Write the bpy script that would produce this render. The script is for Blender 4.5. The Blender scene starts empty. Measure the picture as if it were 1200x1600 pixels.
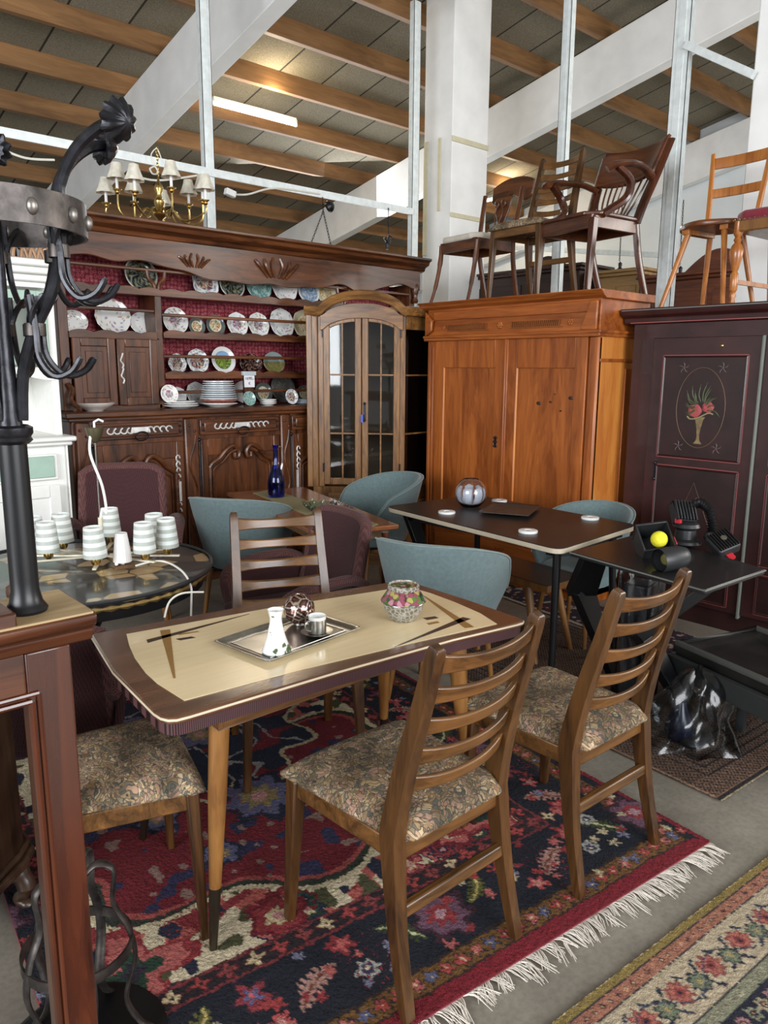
import bpy, bmesh, math, random
import numpy as np
from mathutils import Vector, Matrix, Euler
random.seed(7)
PI=math.pi
C=bpy.context.scene.collection
SC=bpy.context.scene
# ---- camera: x runs along the dresser front, y runs away into the hall, z up ----
FPX=1178.; TH=math.atan(.1903); RO=.0063; CH=1.55; AZ=math.radians(41.7)
cd=bpy.data.cameras.new('camera'); cam=bpy.data.objects.new('camera',cd); C.objects.link(cam)
cd.sensor_fit='VERTICAL'; cd.sensor_height=36; cd.sensor_width=27; cd.lens=FPX/1600*36; cd.clip_end=100; cd.clip_start=.02
cam.matrix_world=Matrix.Translation((0,0,CH))@Matrix.Rotation(-AZ,4,'Z')@Matrix.Rotation(PI/2-TH,4,'X')@Matrix.Rotation(RO,4,'Z')
SC.camera=cam
SC.view_settings.view_transform='Standard'; SC.view_settings.look='None'; SC.view_settings.gamma=1
SC.view_settings.use_curve_mapping=False
SC.view_settings.exposure=0.75
w=bpy.data.worlds.new('daylight'); SC.world=w; w.use_nodes=True
w.node_tree.nodes['Background'].inputs[0].default_value=(.88,.94,1.0,1); w.node_tree.nodes['Background'].inputs[1].default_value=.26
def area(name,loc,target,sx,sy,power,col):
    l=bpy.data.lights.new(name,'AREA'); l.shape='RECTANGLE'; l.size=sx; l.size_y=sy; l.energy=power; l.color=col
    o=bpy.data.objects.new(name,l); C.objects.link(o); o.location=loc
    o.rotation_euler=(Vector(target)-Vector(loc)).to_track_quat('-Z','Y').to_euler(); return o
area('rear_daylight',(1.5,-5.5,2.6),(2.2,4,1.0),5,3.2,350,(.95,.97,1.0))  # area light added behind the camera for daylight from unseen windows
area('side_window_light',(-5.5,.5,2.6),(3,4.5,3.0),5,2.8,380,(.93,.96,1.0))
area('right_window_light',(8.6,-3.0,3.2),(3.5,3.2,1.0),3.5,2.0,150,(1,.95,.88))
area('far_area_light',(7.5,9.5,3.1),(5.5,5.5,3.2),3,3,90,(.95,.98,1))  # area light added inside the far hall, aimed level towards the column
# ---- pixel -> point helpers ----
def ray(px,py):
    x=px-600;y=800-py
    c,s=math.cos(RO),math.sin(RO); x,y=x*c-y*s,x*s+y*c
    ct,st=math.cos(TH),math.sin(TH)
    X,Y,Zz=(x,FPX*ct+y*st,-FPX*st+y*ct)
    return Vector((X*math.cos(AZ)+Y*math.sin(AZ),-X*math.sin(AZ)+Y*math.cos(AZ),Zz))
def atz(px,py,z=0): r=ray(px,py); return Vector((0,0,CH))+r*((z-CH)/r.z)
def aty(px,py,y): r=ray(px,py); return Vector((0,0,CH))+r*(y/r.y)
def atx(px,py,x): r=ray(px,py); return Vector((0,0,CH))+r*(x/r.x)
# ---- objects ----
def tag(o,label=None,cat=None,group=None,kind=None):
    if label:o['label']=label
    if cat:o['category']=cat
    if group:o['group']=group
    if kind:o['kind']=kind
    return o
def thing(name,label,cat,loc=(0,0,0),rz=0,group=None):
    o=bpy.data.objects.new(name,None); C.objects.link(o); o.empty_display_size=.05
    o.location=loc; o.rotation_euler=(0,0,rz); return tag(o,label,cat,group)
def copy_tree(o,parent=None):
    c=o.copy(); C.objects.link(c); c.parent=parent
    if parent is not None: c.matrix_parent_inverse=o.matrix_parent_inverse
    for ch in list(o.children): copy_tree(ch,c)
    return c
def put(o,loc,rz=0,label=None,group=None,sc=None):
    o.location=loc;o.rotation_euler=(0,0,rz)
    if label:o['label']=label
    if group:o['group']=group
    if sc:o.scale=(sc,)*3 if not hasattr(sc,'__len__') else sc
    return o
def frame_of(d):
    d=Vector(d).normalized(); a=Vector((0,0,1)) if abs(d.z)<.95 else Vector((1,0,0))
    x=a.cross(d).normalized(); return x,d.cross(x)
class MB:
    def __init__(s): s.v=[];s.f=[];s.m=Matrix.Identity(4)
    def add(s,vs,fs):
        n=len(s.v); s.v+=[s.m@Vector(p) for p in vs]; s.f+=[[i+n for i in f] for f in fs]; return s
    def box(s,x0,y0,z0,x1,y1,z1):
        v=[(x,y,z) for z in (z0,z1) for y in (y0,y1) for x in (x0,x1)]
        return s.add(v,[(0,2,3,1),(4,5,7,6),(0,1,5,4),(2,6,7,3),(0,4,6,2),(1,3,7,5)])
    def bar(s,p,q,w,h,w2=None,h2=None,up=(0,0,1)):   # w across, h along 'up'-ish
        p=Vector(p);q=Vector(q);d=(q-p).normalized();u=Vector(up)
        if abs(u.dot(d))>.98:u=Vector((0,1,0))
        x=d.cross(u).normalized();y=x.cross(d)
        w2=w if w2 is None else w2;h2=h if h2 is None else h2
        v=[]
        for c,a,b in ((p,w,h),(q,w2,h2)): v+=[c+x*(i*a/2)+y*(j*b/2) for j in(-1,1) for i in (-1,1)]
        return s.add(v,[(0,2,3,1),(4,5,7,6),(0,1,5,4),(2,6,7,3),(0,4,6,2),(1,3,7,5)])
    def tube(s,pts,r,n=10,sx=1,sy=1,cap=True,closed=False,up=None):
        pts=[Vector(p) for p in pts];N=len(pts);rs=r if hasattr(r,'__len__') else [r]*N
        vs=[];px=None
        for i,p in enumerate(pts):
            if closed:d=pts[(i+1)%N]-pts[i-1]
            else:d=pts[min(i+1,N-1)]-pts[max(i-1,0)]
            d.normalize()
            if up is not None:
                x=Vector(up).cross(d).normalized()
            elif px is None:x=frame_of(d)[0]
            else:
                x=px-d*px.dot(d);x.normalize()
            px=x;y=d.cross(x)
            for k in range(n):
                a=2*PI*k/n;vs.append(p+x*(math.cos(a)*rs[i]*sx)+y*(math.sin(a)*rs[i]*sy))
        fs=[]
        for i in range(N if closed else N-1):
            j=(i+1)%N
            for k in range(n):
                l=(k+1)%n;fs.append((i*n+k,i*n+l,j*n+l,j*n+k))
        if cap and not closed: fs+= [tuple(range(n))[::-1],tuple(range((N-1)*n,N*n))]
        return s.add(vs,fs)
    def lathe(s,prof,n=24,c=(0,0,0),wob=None,axis=None,capb=True,capt=False,arc=2*PI):
        R=Matrix.Identity(3)
        if axis is not None:R=Vector((0,0,1)).rotation_difference(Vector(axis).normalized()).to_matrix()
        c=Vector(c);vs=[];full=abs(arc-2*PI)<1e-6
        for r,z in prof:
            for k in range(n):
                a=arc*k/(n if full else n-1);q=r*(wob(a,z) if wob else 1)
                vs.append(c+R@Vector((q*math.cos(a),q*math.sin(a),z)))
        fs=[]
        for i in range(len(prof)-1):
            for k in range(n if full else n-1):
                l=(k+1)%n;fs.append((i*n+k,i*n+l,(i+1)*n+l,(i+1)*n+k))
        if capb:fs.append(tuple(range(n))[::-1])
        if capt:fs.append(tuple(range((len(prof)-1)*n,len(prof)*n)))
        return s.add(vs,fs)
    def prism(s,poly,t,o=(0,0,0),ax=(1,0,0),ay=(0,1,0)):  # polygon in plane ax/ay, thickness t along ax x ay
        o=Vector(o);ax=Vector(ax);ay=Vector(ay);nz=ax.cross(ay).normalized();n=len(poly)
        vs=[o+ax*a+ay*b for a,b in poly]+[o+ax*a+ay*b+nz*t for a,b in poly]
        return s.add(vs,[tuple(range(n))[::-1],tuple(range(n,2*n))]+[(i,(i+1)%n,n+(i+1)%n,n+i) for i in range(n)])
    def sphere(s,c,r,n=12,sc=(1,1,1)):
        c=Vector(c);vs=[];m=n//2+1
        for i in range(m+1):
            t=PI*i/m
            for k in range(n):
                a=2*PI*k/n;vs.append(c+Vector((r*sc[0]*math.sin(t)*math.cos(a),r*sc[1]*math.sin(t)*math.sin(a),r*sc[2]*math.cos(t))))
        return s.add(vs,[(i*n+k,(i+1)*n+k,(i+1)*n+(k+1)%n,i*n+(k+1)%n) for i in range(m) for k in range(n)])
    def grid(s,fn,nu,nv,cu=False):
        vs=[fn(i/(nu-(0 if cu else 1)),j/(nv-1)) for j in range(nv) for i in range(nu)]
        return s.add(vs,[(j*nu+i,j*nu+(i+1)%nu,(j+1)*nu+(i+1)%nu,(j+1)*nu+i) for j in range(nv-1) for i in range(nu if cu else nu-1)])
    def split(s,name,mat,parent=None,**k):   # one object per connected piece
        n=len(s.v);par=list(range(n))
        def fd(a):
            while par[a]!=a:par[a]=par[par[a]];a=par[a]
            return a
        for f in s.f:
            for q in f[1:]:par[fd(q)]=fd(f[0])
        gr={}
        for f in s.f:gr.setdefault(fd(f[0]),[]).append(f)
        out=[]
        for fs in gr.values():
            ids=sorted({q for f in fs for q in f});mp={q:i for i,q in enumerate(ids)}
            m=MB();m.v=[s.v[q] for q in ids];m.f=[[mp[q] for q in f] for f in fs];out.append(m.build(name,mat,parent,**k))
        return out
    def build(s,name,mat,parent=None,bev=0,smooth=None,solid=0,seg=2,sub=0,off=0):
        me=bpy.data.meshes.new(name);me.from_pydata([tuple(p) for p in s.v],[],s.f)
        bm=bmesh.new();bm.from_mesh(me);bmesh.ops.remove_doubles(bm,verts=bm.verts,dist=1e-6);bmesh.ops.recalc_face_normals(bm,faces=bm.faces);bm.to_mesh(me);bm.free()
        o=bpy.data.objects.new(name,me);C.objects.link(o)
        if mat:me.materials.append(mat)
        if parent is not None:o.parent=parent
        if solid:
            md=o.modifiers.new('s','SOLIDIFY');md.thickness=solid;md.offset=off
        if bev:
            md=o.modifiers.new('b','BEVEL');md.width=bev;md.segments=seg;md.limit_method='ANGLE';md.angle_limit=.6
        if sub:
            md=o.modifiers.new('u','SUBSURF');md.levels=sub;md.render_levels=sub
        if smooth is None:smooth=True
        if smooth:
            me.polygons.foreach_set('use_smooth',[True]*len(me.polygons))
            if not sub:
                try:me.set_sharp_from_angle(angle=.7)
                except Exception:pass
        return o
def struct(name,mb,mat,**k):
    o=mb.build(name,mat,None,**k);o['kind']='structure';return o
def arc(c,r,a0,a1,n,z=None,ry=None):
    return [(c[0]+r*math.cos(a0+(a1-a0)*i/(n-1)),c[1]+(ry or r)*math.sin(a0+(a1-a0)*i/(n-1))) for i in range(n)]
def spline(pts,m=6):
    P=[Vector(p) for p in pts];out=[]
    for i in range(len(P)-1):
        a=P[max(i-1,0)];b=P[i];c=P[i+1];d=P[min(i+2,len(P)-1)]
        for k in range(m):
            t=k/m;out.append(.5*((2*b)+(c-a)*t+(2*a-5*b+4*c-d)*t*t+(3*b-a-3*c+d)*t**3))
    out.append(P[-1]);return out
# ---- materials ----
def N(nt,t,**k):
    n=nt.nodes.new(t)
    for a,b in k.items():setattr(n,a,b)
    return n
def new(name):
    m=bpy.data.materials.new(name);m.use_nodes=True;nt=m.node_tree;b=nt.nodes['Principled BSDF'];return m,nt,b
def rgb(h): 
    if isinstance(h,str):
        h=h.lstrip('#');c=[int(h[i:i+2],16)/255 for i in (0,2,4)]
        return tuple(x/12.92 if x<=.04045 else ((x+.055)/1.055)**2.4 for x in c)+(1,)
    return tuple(h)+(1,) if len(h)==3 else h
def ramp(nt,stops,interp='LINEAR'):
    r=N(nt,'ShaderNodeValToRGB');cr=r.color_ramp;cr.interpolation=interp
    while len(cr.elements)<len(stops):cr.elements.new(.5)
    for e,(p,c) in zip(cr.elements,stops):e.position=p;e.color=rgb(c)
    return r
def coords(nt,scale=(1,1,1),rot=(0,0,0),rnd=True):
    tc=N(nt,'ShaderNodeTexCoord');mp=N(nt,'ShaderNodeMapping');mp.inputs['Scale'].default_value=scale;mp.inputs['Rotation'].default_value=rot
    nt.links.new(tc.outputs['Object'],mp.inputs[0])
    if rnd:
        oi=N(nt,'ShaderNodeObjectInfo');mu=N(nt,'ShaderNodeMath',operation='MULTIPLY');mu.inputs[1].default_value=9
        nt.links.new(oi.outputs['Random'],mu.inputs[0]);nt.links.new(mu.outputs[0],mp.inputs['Location'])
    return mp.outputs[0]
def bump(nt,b,h,strength=.2,dist=.01):
    bp=N(nt,'ShaderNodeBump');bp.inputs['Strength'].default_value=strength;bp.inputs['Distance'].default_value=dist
    nt.links.new(h,bp.inputs['Height']);nt.links.new(bp.outputs[0],b.inputs['Normal'])
def plain(name,col,rough=.5,metal=0,coat=0,noise=0,nscale=20,bmp=0,**k):
    m,nt,b=new(name);b.inputs['Roughness'].default_value=rough;b.inputs['Metallic'].default_value=metal;b.inputs['Coat Weight'].default_value=coat
    c=rgb(col)
    co=coords(nt);nz=N(nt,'ShaderNodeTexNoise');nz.inputs['Scale'].default_value=nscale;nz.inputs['Detail'].default_value=5;nt.links.new(co,nz.inputs[0])
    a=noise or .06
    r=ramp(nt,[(.3,tuple(x*(1-a) for x in c[:3])),(.7,tuple(min(1,x*(1+a)) for x in c[:3]))]);nt.links.new(nz.outputs[0],r.inputs[0]);nt.links.new(r.outputs[0],b.inputs['Base Color'])
    if bmp:bump(nt,b,nz.outputs[0],bmp,.005)
    for a,v in k.items():b.inputs[a.replace('_',' ')].default_value=v
    return m
def wood(name,dark,light,axis='z',sc=1.,rough=.35,coat=.15,knots=None,contrast=.5,spec=.5):
    m,nt,b=new(name);f={'x':(.12,1,1),'y':(1,.12,1),'z':(1,1,.12)}[axis]
    co=coords(nt,tuple(q*sc for q in f))
    n1=N(nt,'ShaderNodeTexNoise');n1.inputs['Scale'].default_value=9;n1.inputs['Detail'].default_value=6;n1.inputs['Distortion'].default_value=1.6
    n2=N(nt,'ShaderNodeTexNoise');n2.inputs['Scale'].default_value=70;n2.inputs['Detail'].default_value=3;n2.inputs['Distortion'].default_value=.3
    nt.links.new(co,n1.inputs[0]);nt.links.new(co,n2.inputs[0])
    wv=N(nt,'ShaderNodeMath',operation='SINE');mu=N(nt,'ShaderNodeMath',operation='MULTIPLY');mu.inputs[1].default_value=60
    nt.links.new(n1.outputs[0],mu.inputs[0]);nt.links.new(mu.outputs[0],wv.inputs[0])
    ad=N(nt,'ShaderNodeMath',operation='MULTIPLY_ADD');ad.inputs[1].default_value=.035;nt.links.new(wv.outputs[0],ad.inputs[0]);nt.links.new(n1.outputs[0],ad.inputs[2])
    a2=N(nt,'ShaderNodeMath',operation='MULTIPLY_ADD');a2.inputs[1].default_value=.35;nt.links.new(n2.outputs[0],a2.inputs[0]);nt.links.new(ad.outputs[0],a2.inputs[2])
    r=ramp(nt,[(.45,dark),(.95,light)]);nt.links.new(a2.outputs[0],r.inputs[0]);out=r.outputs[0]
    if knots:
        vo=N(nt,'ShaderNodeTexVoronoi');vo.inputs['Scale'].default_value=knots;c2=coords(nt,(1,1,.45));nt.links.new(c2,vo.inputs[0])
        kr=ramp(nt,[(.0,(1,1,1)),(.09,(.55,.55,.55)),(.14,(0,0,0))]);nt.links.new(vo.outputs['Distance'],kr.inputs[0])
        mx=N(nt,'ShaderNodeMix',data_type='RGBA');nt.links.new(kr.outputs[0],mx.inputs['Factor']);nt.links.new(out,mx.inputs['A']);mx.inputs['B'].default_value=tuple(x*.35 for x in rgb(dark)[:3])+(1,);out=mx.outputs['Result']
    nt.links.new(out,b.inputs['Base Color']);b.inputs['Roughness'].default_value=rough;b.inputs['Coat Weight'].default_value=coat;b.inputs['Coat Roughness'].default_value=.2
    bump(nt,b,a2.outputs[0],.08,.003);return m
def vcol(name,rough=.5,coat=0,bmp=0,bs=300,metal=0):
    m,nt,b=new(name);a=N(nt,'ShaderNodeVertexColor');a.layer_name='Col';nt.links.new(a.outputs[0],b.inputs['Base Color']);b.inputs['Roughness'].default_value=rough;b.inputs['Coat Weight'].default_value=coat;b.inputs['Metallic'].default_value=metal
    if bmp:
        nz=N(nt,'ShaderNodeTexNoise');nz.inputs['Scale'].default_value=bs;nz.inputs['Detail'].default_value=4;nt.links.new(coords(nt,rnd=False),nz.inputs[0]);bump(nt,b,nz.outputs[0],bmp,.006)
        pass
    return m
def glass(name,col=(1,1,1),rough=.02,ior=1.45,thin=False):
    m,nt,b=new(name);b.inputs['Base Color'].default_value=rgb(col);b.inputs['Roughness'].default_value=rough;b.inputs['IOR'].default_value=ior;b.inputs['Transmission Weight'].default_value=1
    if thin:
        tr=N(nt,'ShaderNodeBsdfTransparent');tr.inputs[0].default_value=rgb(col);gl=N(nt,'ShaderNodeBsdfGlossy');gl.inputs['Roughness'].default_value=rough
        fr=N(nt,'ShaderNodeFresnel');fr.inputs['IOR'].default_value=ior;mx=N(nt,'ShaderNodeMixShader');nt.links.new(fr.outputs[0],mx.inputs[0]);nt.links.new(tr.outputs[0],mx.inputs[1]);nt.links.new(gl.outputs[0],mx.inputs[2])
        nt.links.new(mx.outputs[0],nt.nodes['Material Output'].inputs['Surface'])
    return m
def emis(name,col,st):
    m,nt,b=new(name);b.inputs['Base Color'].default_value=rgb(col);b.inputs['Emission Color'].default_value=rgb(col);b.inputs['Emission Strength'].default_value=st;return m
def fabric(name,c1,c2,scale=160,rough=.95,rot=.78,bmp=.3):
    m,nt,b=new(name);co=coords(nt,rot=(0,0,rot),rnd=False)
    ch=N(nt,'ShaderNodeTexVoronoi');ch.inputs['Scale'].default_value=scale;ch.inputs['Randomness'].default_value=.15;nt.links.new(co,ch.inputs[0])
    r=ramp(nt,[(.25,c2),(.55,c1)]);nt.links.new(ch.outputs['Distance'],r.inputs[0]);nt.links.new(r.outputs[0],b.inputs['Base Color']);b.inputs['Roughness'].default_value=rough;b.inputs['Sheen Weight'].default_value=.06
    bump(nt,b,ch.outputs['Distance'],bmp,.003);return m
def tapestry(name):
    m,nt,b=new(name);co=coords(nt,rnd=False);nz=N(nt,'ShaderNodeTexNoise');nz.inputs['Scale'].default_value=14;nt.links.new(co,nz.inputs[0])
    mp=N(nt,'ShaderNodeMix',data_type='VECTOR');mp.inputs['Factor'].default_value=.10;nt.links.new(co,mp.inputs['A']);nt.links.new(nz.outputs['Color'],mp.inputs['B'])
    v=N(nt,'ShaderNodeTexVoronoi');v.inputs['Scale'].default_value=85;v.feature='SMOOTH_F1';v.inputs['Smoothness'].default_value=.35;nt.links.new(mp.outputs['Result'],v.inputs[0])
    r=ramp(nt,[(0,'#8a6a48'),(.25,'#b09770'),(.42,'#a98472'),(.56,'#8c7a5c'),(.7,'#5f5e56'),(.85,'#c2ab88'),(1,'#a87c66')],'EASE')
    sp=N(nt,'ShaderNodeSeparateColor');nt.links.new(v.outputs['Color'],sp.inputs[0]);nt.links.new(sp.outputs[0],r.inputs[0])
    e=N(nt,'ShaderNodeTexVoronoi',feature='DISTANCE_TO_EDGE');e.inputs['Scale'].default_value=85;nt.links.new(mp.outputs['Result'],e.inputs[0])
    er=ramp(nt,[(.0,(.12,.12,.12)),(.13,(1,1,1))]);nt.links.new(e.outputs['Distance'],er.inputs[0])
    big=N(nt,'ShaderNodeTexNoise');big.inputs['Scale'].default_value=9;nt.links.new(co,big.inputs[0]);br=ramp(nt,[(.4,'#77766a'),(.6,'#ffffff')]);nt.links.new(big.outputs[0],br.inputs[0])
    m1=N(nt,'ShaderNodeMix',data_type='RGBA');m1.inputs['A'].default_value=rgb('#2e2b26');nt.links.new(er.outputs[0],m1.inputs['Factor']);nt.links.new(r.outputs[0],m1.inputs['B'])
    m2=N(nt,'ShaderNodeMix',data_type='RGBA',blend_type='MULTIPLY');m2.inputs['Factor'].default_value=.7;nt.links.new(m1.outputs['Result'],m2.inputs['A']);nt.links.new(br.outputs[0],m2.inputs['B'])
    nt.links.new(m2.outputs['Result'],b.inputs['Base Color']);b.inputs['Roughness'].default_value=.9;bump(nt,b,e.outputs['Distance'],.4,.004);return m
M={}
M['metal_white']=plain('galvanised',(.74,.79,.78),.45,.2,noise=.1)
M['iron']=plain('wrought_iron',(.022,.022,.026),.33,.6,noise=.5,nscale=40,bmp=.25)
M['iron_band']=plain('brushed_iron',(.075,.065,.06),.42,.8,noise=.6,nscale=25,bmp=.4)
M['brass']=plain('brass',(.62,.44,.16),.25,1,noise=.15)
M['chrome']=plain('chrome',(.7,.7,.72),.12,1)
M['pewter']=plain('pewter',(.42,.41,.38),.3,1,noise=.2,bmp=.05)
M['black']=plain('black_metal',(.008,.008,.009),.35,.2)
M['blackplastic']=plain('black_plastic',(.02,.021,.023),.42,0)
M['white']=plain('white_paint',(.80,.80,.76),.4,noise=.03)
M['whiteplastic']=plain('white_plastic',(.8,.8,.78),.35)
M['porcelain']=plain('porcelain',(.82,.82,.80),.12,coat=.5,noise=.02)
M['walnut']=wood('walnut','#2a1409','#764424','z',1,.32,.3)
M['walnutx']=wood('walnut_x','#2a1409','#764424','x',1,.32,.3)
M['chair']=wood('chair_wood','#2a180b','#63411f','z',1.2,.33,.25)
M['chairx']=wood('chair_wood_x','#392410','#7f562c','x',1.2,.33,.25)
M['oak']=wood('oak','#4e3016','#9a6c38','z',1.6,.38,.2)
M['oakx']=wood('oak_x','#4e3016','#9a6c38','x',1.6,.38,.2)
M['pine']=wood('pine','#74370f','#b4652a','z',.8,.38,.2,contrast=.4)
M['pinex']=wood('pine_x','#74370f','#b4652a','x',.8,.38,.2)
M['beech']=wood('beech','#6a431e','#9a6c38','z',1,.35,.2)
M['tapestry']=tapestry('tapestry')
M['purple']=fabric('purple_weave','#432022','#180a0b',150)
M['purple_trim']=fabric('purple_trim','#603c3a','#27120f',120)
M['teal']=plain('teal_velvet',(.115,.165,.168),.85,noise=.12,nscale=60,bmp=.1,Sheen_Weight=.25)
M['teal_in']=plain('teal_velvet_inside',(.15,.21,.20),.85,noise=.12,nscale=60,bmp=.1,Sheen_Weight=.4)
M['silver']=plain('polished_tin',(.72,.71,.68),.4,.35,noise=.2)
M['glass']=glass('clear_glass',(.95,.98,.97),.02)
M['pane']=glass('pane_glass',(.93,.95,.94),.03,1.5,True)
M['plastic_bag']=glass('clear_film',(.86,.89,.91),.20,1.6,True)
M['rope']=plain('rope',(.72,.70,.62),.8)
M['darkrattan']=plain('shadow_board',(.03,.02,.015),.7)
# ================= setting =================
def floor_mat():
    m,nt,b=new('concrete_floor');co=coords(nt,rnd=False);n=N(nt,'ShaderNodeTexNoise');n.inputs['Scale'].default_value=1.3;n.inputs['Detail'].default_value=8;n.inputs['Roughness'].default_value=.65;nt.links.new(co,n.inputs[0])
    n2=N(nt,'ShaderNodeTexNoise');n2.inputs['Scale'].default_value=60;n2.inputs['Detail'].default_value=4;nt.links.new(co,n2.inputs[0])
    r=ramp(nt,[(.3,'#67615a'),(.52,'#888175'),(.75,'#a09a8e')]);nt.links.new(n.outputs[0],r.inputs[0])
    r2=ramp(nt,[(.35,(.72,.72,.72)),(.6,(1,1,1))]);nt.links.new(n2.outputs[0],r2.inputs[0])
    mx=N(nt,'ShaderNodeMix',data_type='RGBA',blend_type='MULTIPLY');mx.inputs['Factor'].default_value=.6;nt.links.new(r.outputs[0],mx.inputs['A']);nt.links.new(r2.outputs[0],mx.inputs['B'])
    nt.links.new(mx.outputs['Result'],b.inputs['Base Color']);b.inputs['Roughness'].default_value=.55;bump(nt,b,n2.outputs[0],.15,.004);return m
struct('floor',MB().box(-7,-7,-.1,12.6,15.6,0),floor_mat())
RS=.2
def roofz(y,c):return c-RS*y
def roof_mat():
    m,nt,b=new('wood_wool_boards');co=coords(nt,rnd=False)
    br=N(nt,'ShaderNodeTexBrick');br.offset=.0;br.inputs['Scale'].default_value=1;br.inputs['Brick Width'].default_value=.6;br.inputs['Row Height'].default_value=40;br.inputs['Mortar Size'].default_value=.012;br.inputs['Mortar Smooth'].default_value=.1
    br.inputs['Color1'].default_value=(1,1,1,1);br.inputs['Color2'].default_value=(.78,.76,.72,1);br.inputs['Mortar'].default_value=(.12,.11,.10,1);nt.links.new(co,br.inputs[0])
    n=N(nt,'ShaderNodeTexNoise');n.inputs['Scale'].default_value=75;n.inputs['Detail'].default_value=6;n.inputs['Roughness'].default_value=.8;nt.links.new(co,n.inputs[0])
    r=ramp(nt,[(.3,'#57534b'),(.5,'#88816f'),(.72,'#aaa28f')]);nt.links.new(n.outputs[0],r.inputs[0])
    mx=N(nt,'ShaderNodeMix',data_type='RGBA',blend_type='MULTIPLY');mx.inputs['Factor'].default_value=1;nt.links.new(r.outputs[0],mx.inputs['A']);nt.links.new(br.outputs[0],mx.inputs['B'])
    nt.links.new(mx.outputs['Result'],b.inputs['Base Color']);b.inputs['Roughness'].default_value=.95;bump(nt,b,n.outputs[0],.5,.01);return m
mb=MB();Y0,Y1=-3.5,15.3
for t in (6.50,):
    vs=[(x,y,roofz(y,t+k)) for k in (0,.08) for y in (Y0,Y1) for x in (-7,12.6)]
    mb.add(vs,[(0,1,3,2),(4,6,7,5),(0,4,5,1),(2,3,7,6),(0,2,6,4),(1,5,7,3)])
struct('ceiling',mb,roof_mat(),smooth=False)
MP=wood('purlin_timber','#6b4a2a','#9c7246','x',.5,.6,0)
tn=[0]
def trim(mb,mat,**k):
    tn[0]+=1;return struct('trim_%d'%tn[0],mb,mat,**k)
y=7.06-.853*9
bays=[(-6.9,12.1)]
while y<15:
    for a,b_ in bays:
        if y<2.2:continue
        mb=MB();z=roofz(y,6.295);mb.add([(x,y+dy,z+dz) for dz in (0,) for dy in (0,.075) for x in (a,b_)]+[(x,y+dy,roofz(y+dy,6.50)) for dy in (0,.075) for x in (a,b_)],[(0,1,3,2),(4,6,7,5),(0,4,5,1),(2,3,7,6),(0,2,6,4),(1,5,7,3)])
        trim(mb,MP,bev=.004)
    y+=.853
MC=plain('painted_concrete',(.84,.84,.82),.7,noise=.08,nscale=3,bmp=.1)
for x in (-.19,3.9,8.05,11.94):
    mb=MB();mb.add([(x+dx,y,roofz(y,5.69+dz)) for dz in (0,.60) for y in (1.0,15.2) for dx in (0,.17)],[(0,2,3,1),(4,5,7,6),(0,1,5,4),(2,6,7,3),(0,4,6,2),(1,3,7,5)])
    trim(mb,MC,bev=.008)
# concrete columns with panel steps and filler patches
def column(x,y,w,d,steps=True):
    mb=MB();mb.box(x,y,0,x+w,y+d,roofz(y,6.49));o=trim(mb,MC,bev=.01)
column(5.87,5.6,.54,.40)
column(5.45,2.12,.4,.34)
MPU=plain('yellow_filler',(.62,.57,.40),.8,bmp=.3)
za=aty(730,222,5.6).z;zb_=aty(725,338,5.6).z;g1=atx(667,222,5.87);g2=atx(686,330,5.87);z4=atx(665,400,5.87).z
trim(MB().box(5.86,5.585,za-.03,6.41,5.6,za+.02),MPU,bev=.004);trim(MB().box(5.86,5.588,zb_-.03,6.38,5.6,zb_+.015),MPU,bev=.004)
trim(MB().box(5.855,g1.y-.03,z4,5.87,g1.y+.03,g1.z),MPU,bev=.006);trim(MB().box(5.855,g2.y-.02,g2.z,5.87,g2.y+.02,g1.z),MPU,bev=.006)
MW=plain('white_wall',(.72,.76,.77),.8,noise=.05,nscale=2)
struct('wall_right',MB().box(12.15,-6.5,0,12.35,15.4,5.6),MW)
struct('wall_back',MB().box(-7,15.2,0,12.35,15.4,3.6),MW)
# partition studs (galvanised channels) and rails
MS=M['metal_white']
def stud(x,y,z1,w=.075,d=.06,z0=0,ax='x'):
    mb=MB()
    if ax=='x':mb.box(x,y,z0,x+w,y+.004,z1).box(x,y,z0,x+.004,y+d,z1).box(x+w-.004,y,z0,x+w,y+d,z1).box(x+w*.3,y-.004,z0,x+w*.7,y,z1)
    else:mb.box(x,y,z0,x+.004,y+w,z1).box(x,y,z0,x+d,y+.004,z1).box(x,y+w-.004,z0,x+d,y+w,z1).box(x-.004,y+w*.3,z0,x,y+w*.7,z1)
    return trim(mb,MS)
YS=5.7
a=aty(324,360,YS);stud(a.x,YS,roofz(YS,6.1),.085)
a=aty(642,470,YS);stud(a.x,YS,roofz(YS,6.1),.09)
zr=3.07
trim(MB().box(-2,YS-.02,zr-.03,5.43,YS,zr+.03).box(-2,YS,zr+.026,5.43,YS+.06,zr+.03),MS)
XS=5.6
a=atx(868,420,XS);stud(XS,a.y-.04,roofz(4,6.1),.085,.06,0,'y')
a=atx(1040,400,XS-.2);stud(XS-.2,a.y-.06,roofz(3,6.1),.12,.06,0,'y')
trim(MB().bar(atx(1072,70,XS-.2),atx(1178,117,XS-.2),.05,.05),MS)
for p in ((1165,1),):pass
trim(MB().bar(atx(760,385,7.5),atx(1060,400,7.5),.05,.05),MS)
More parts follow.
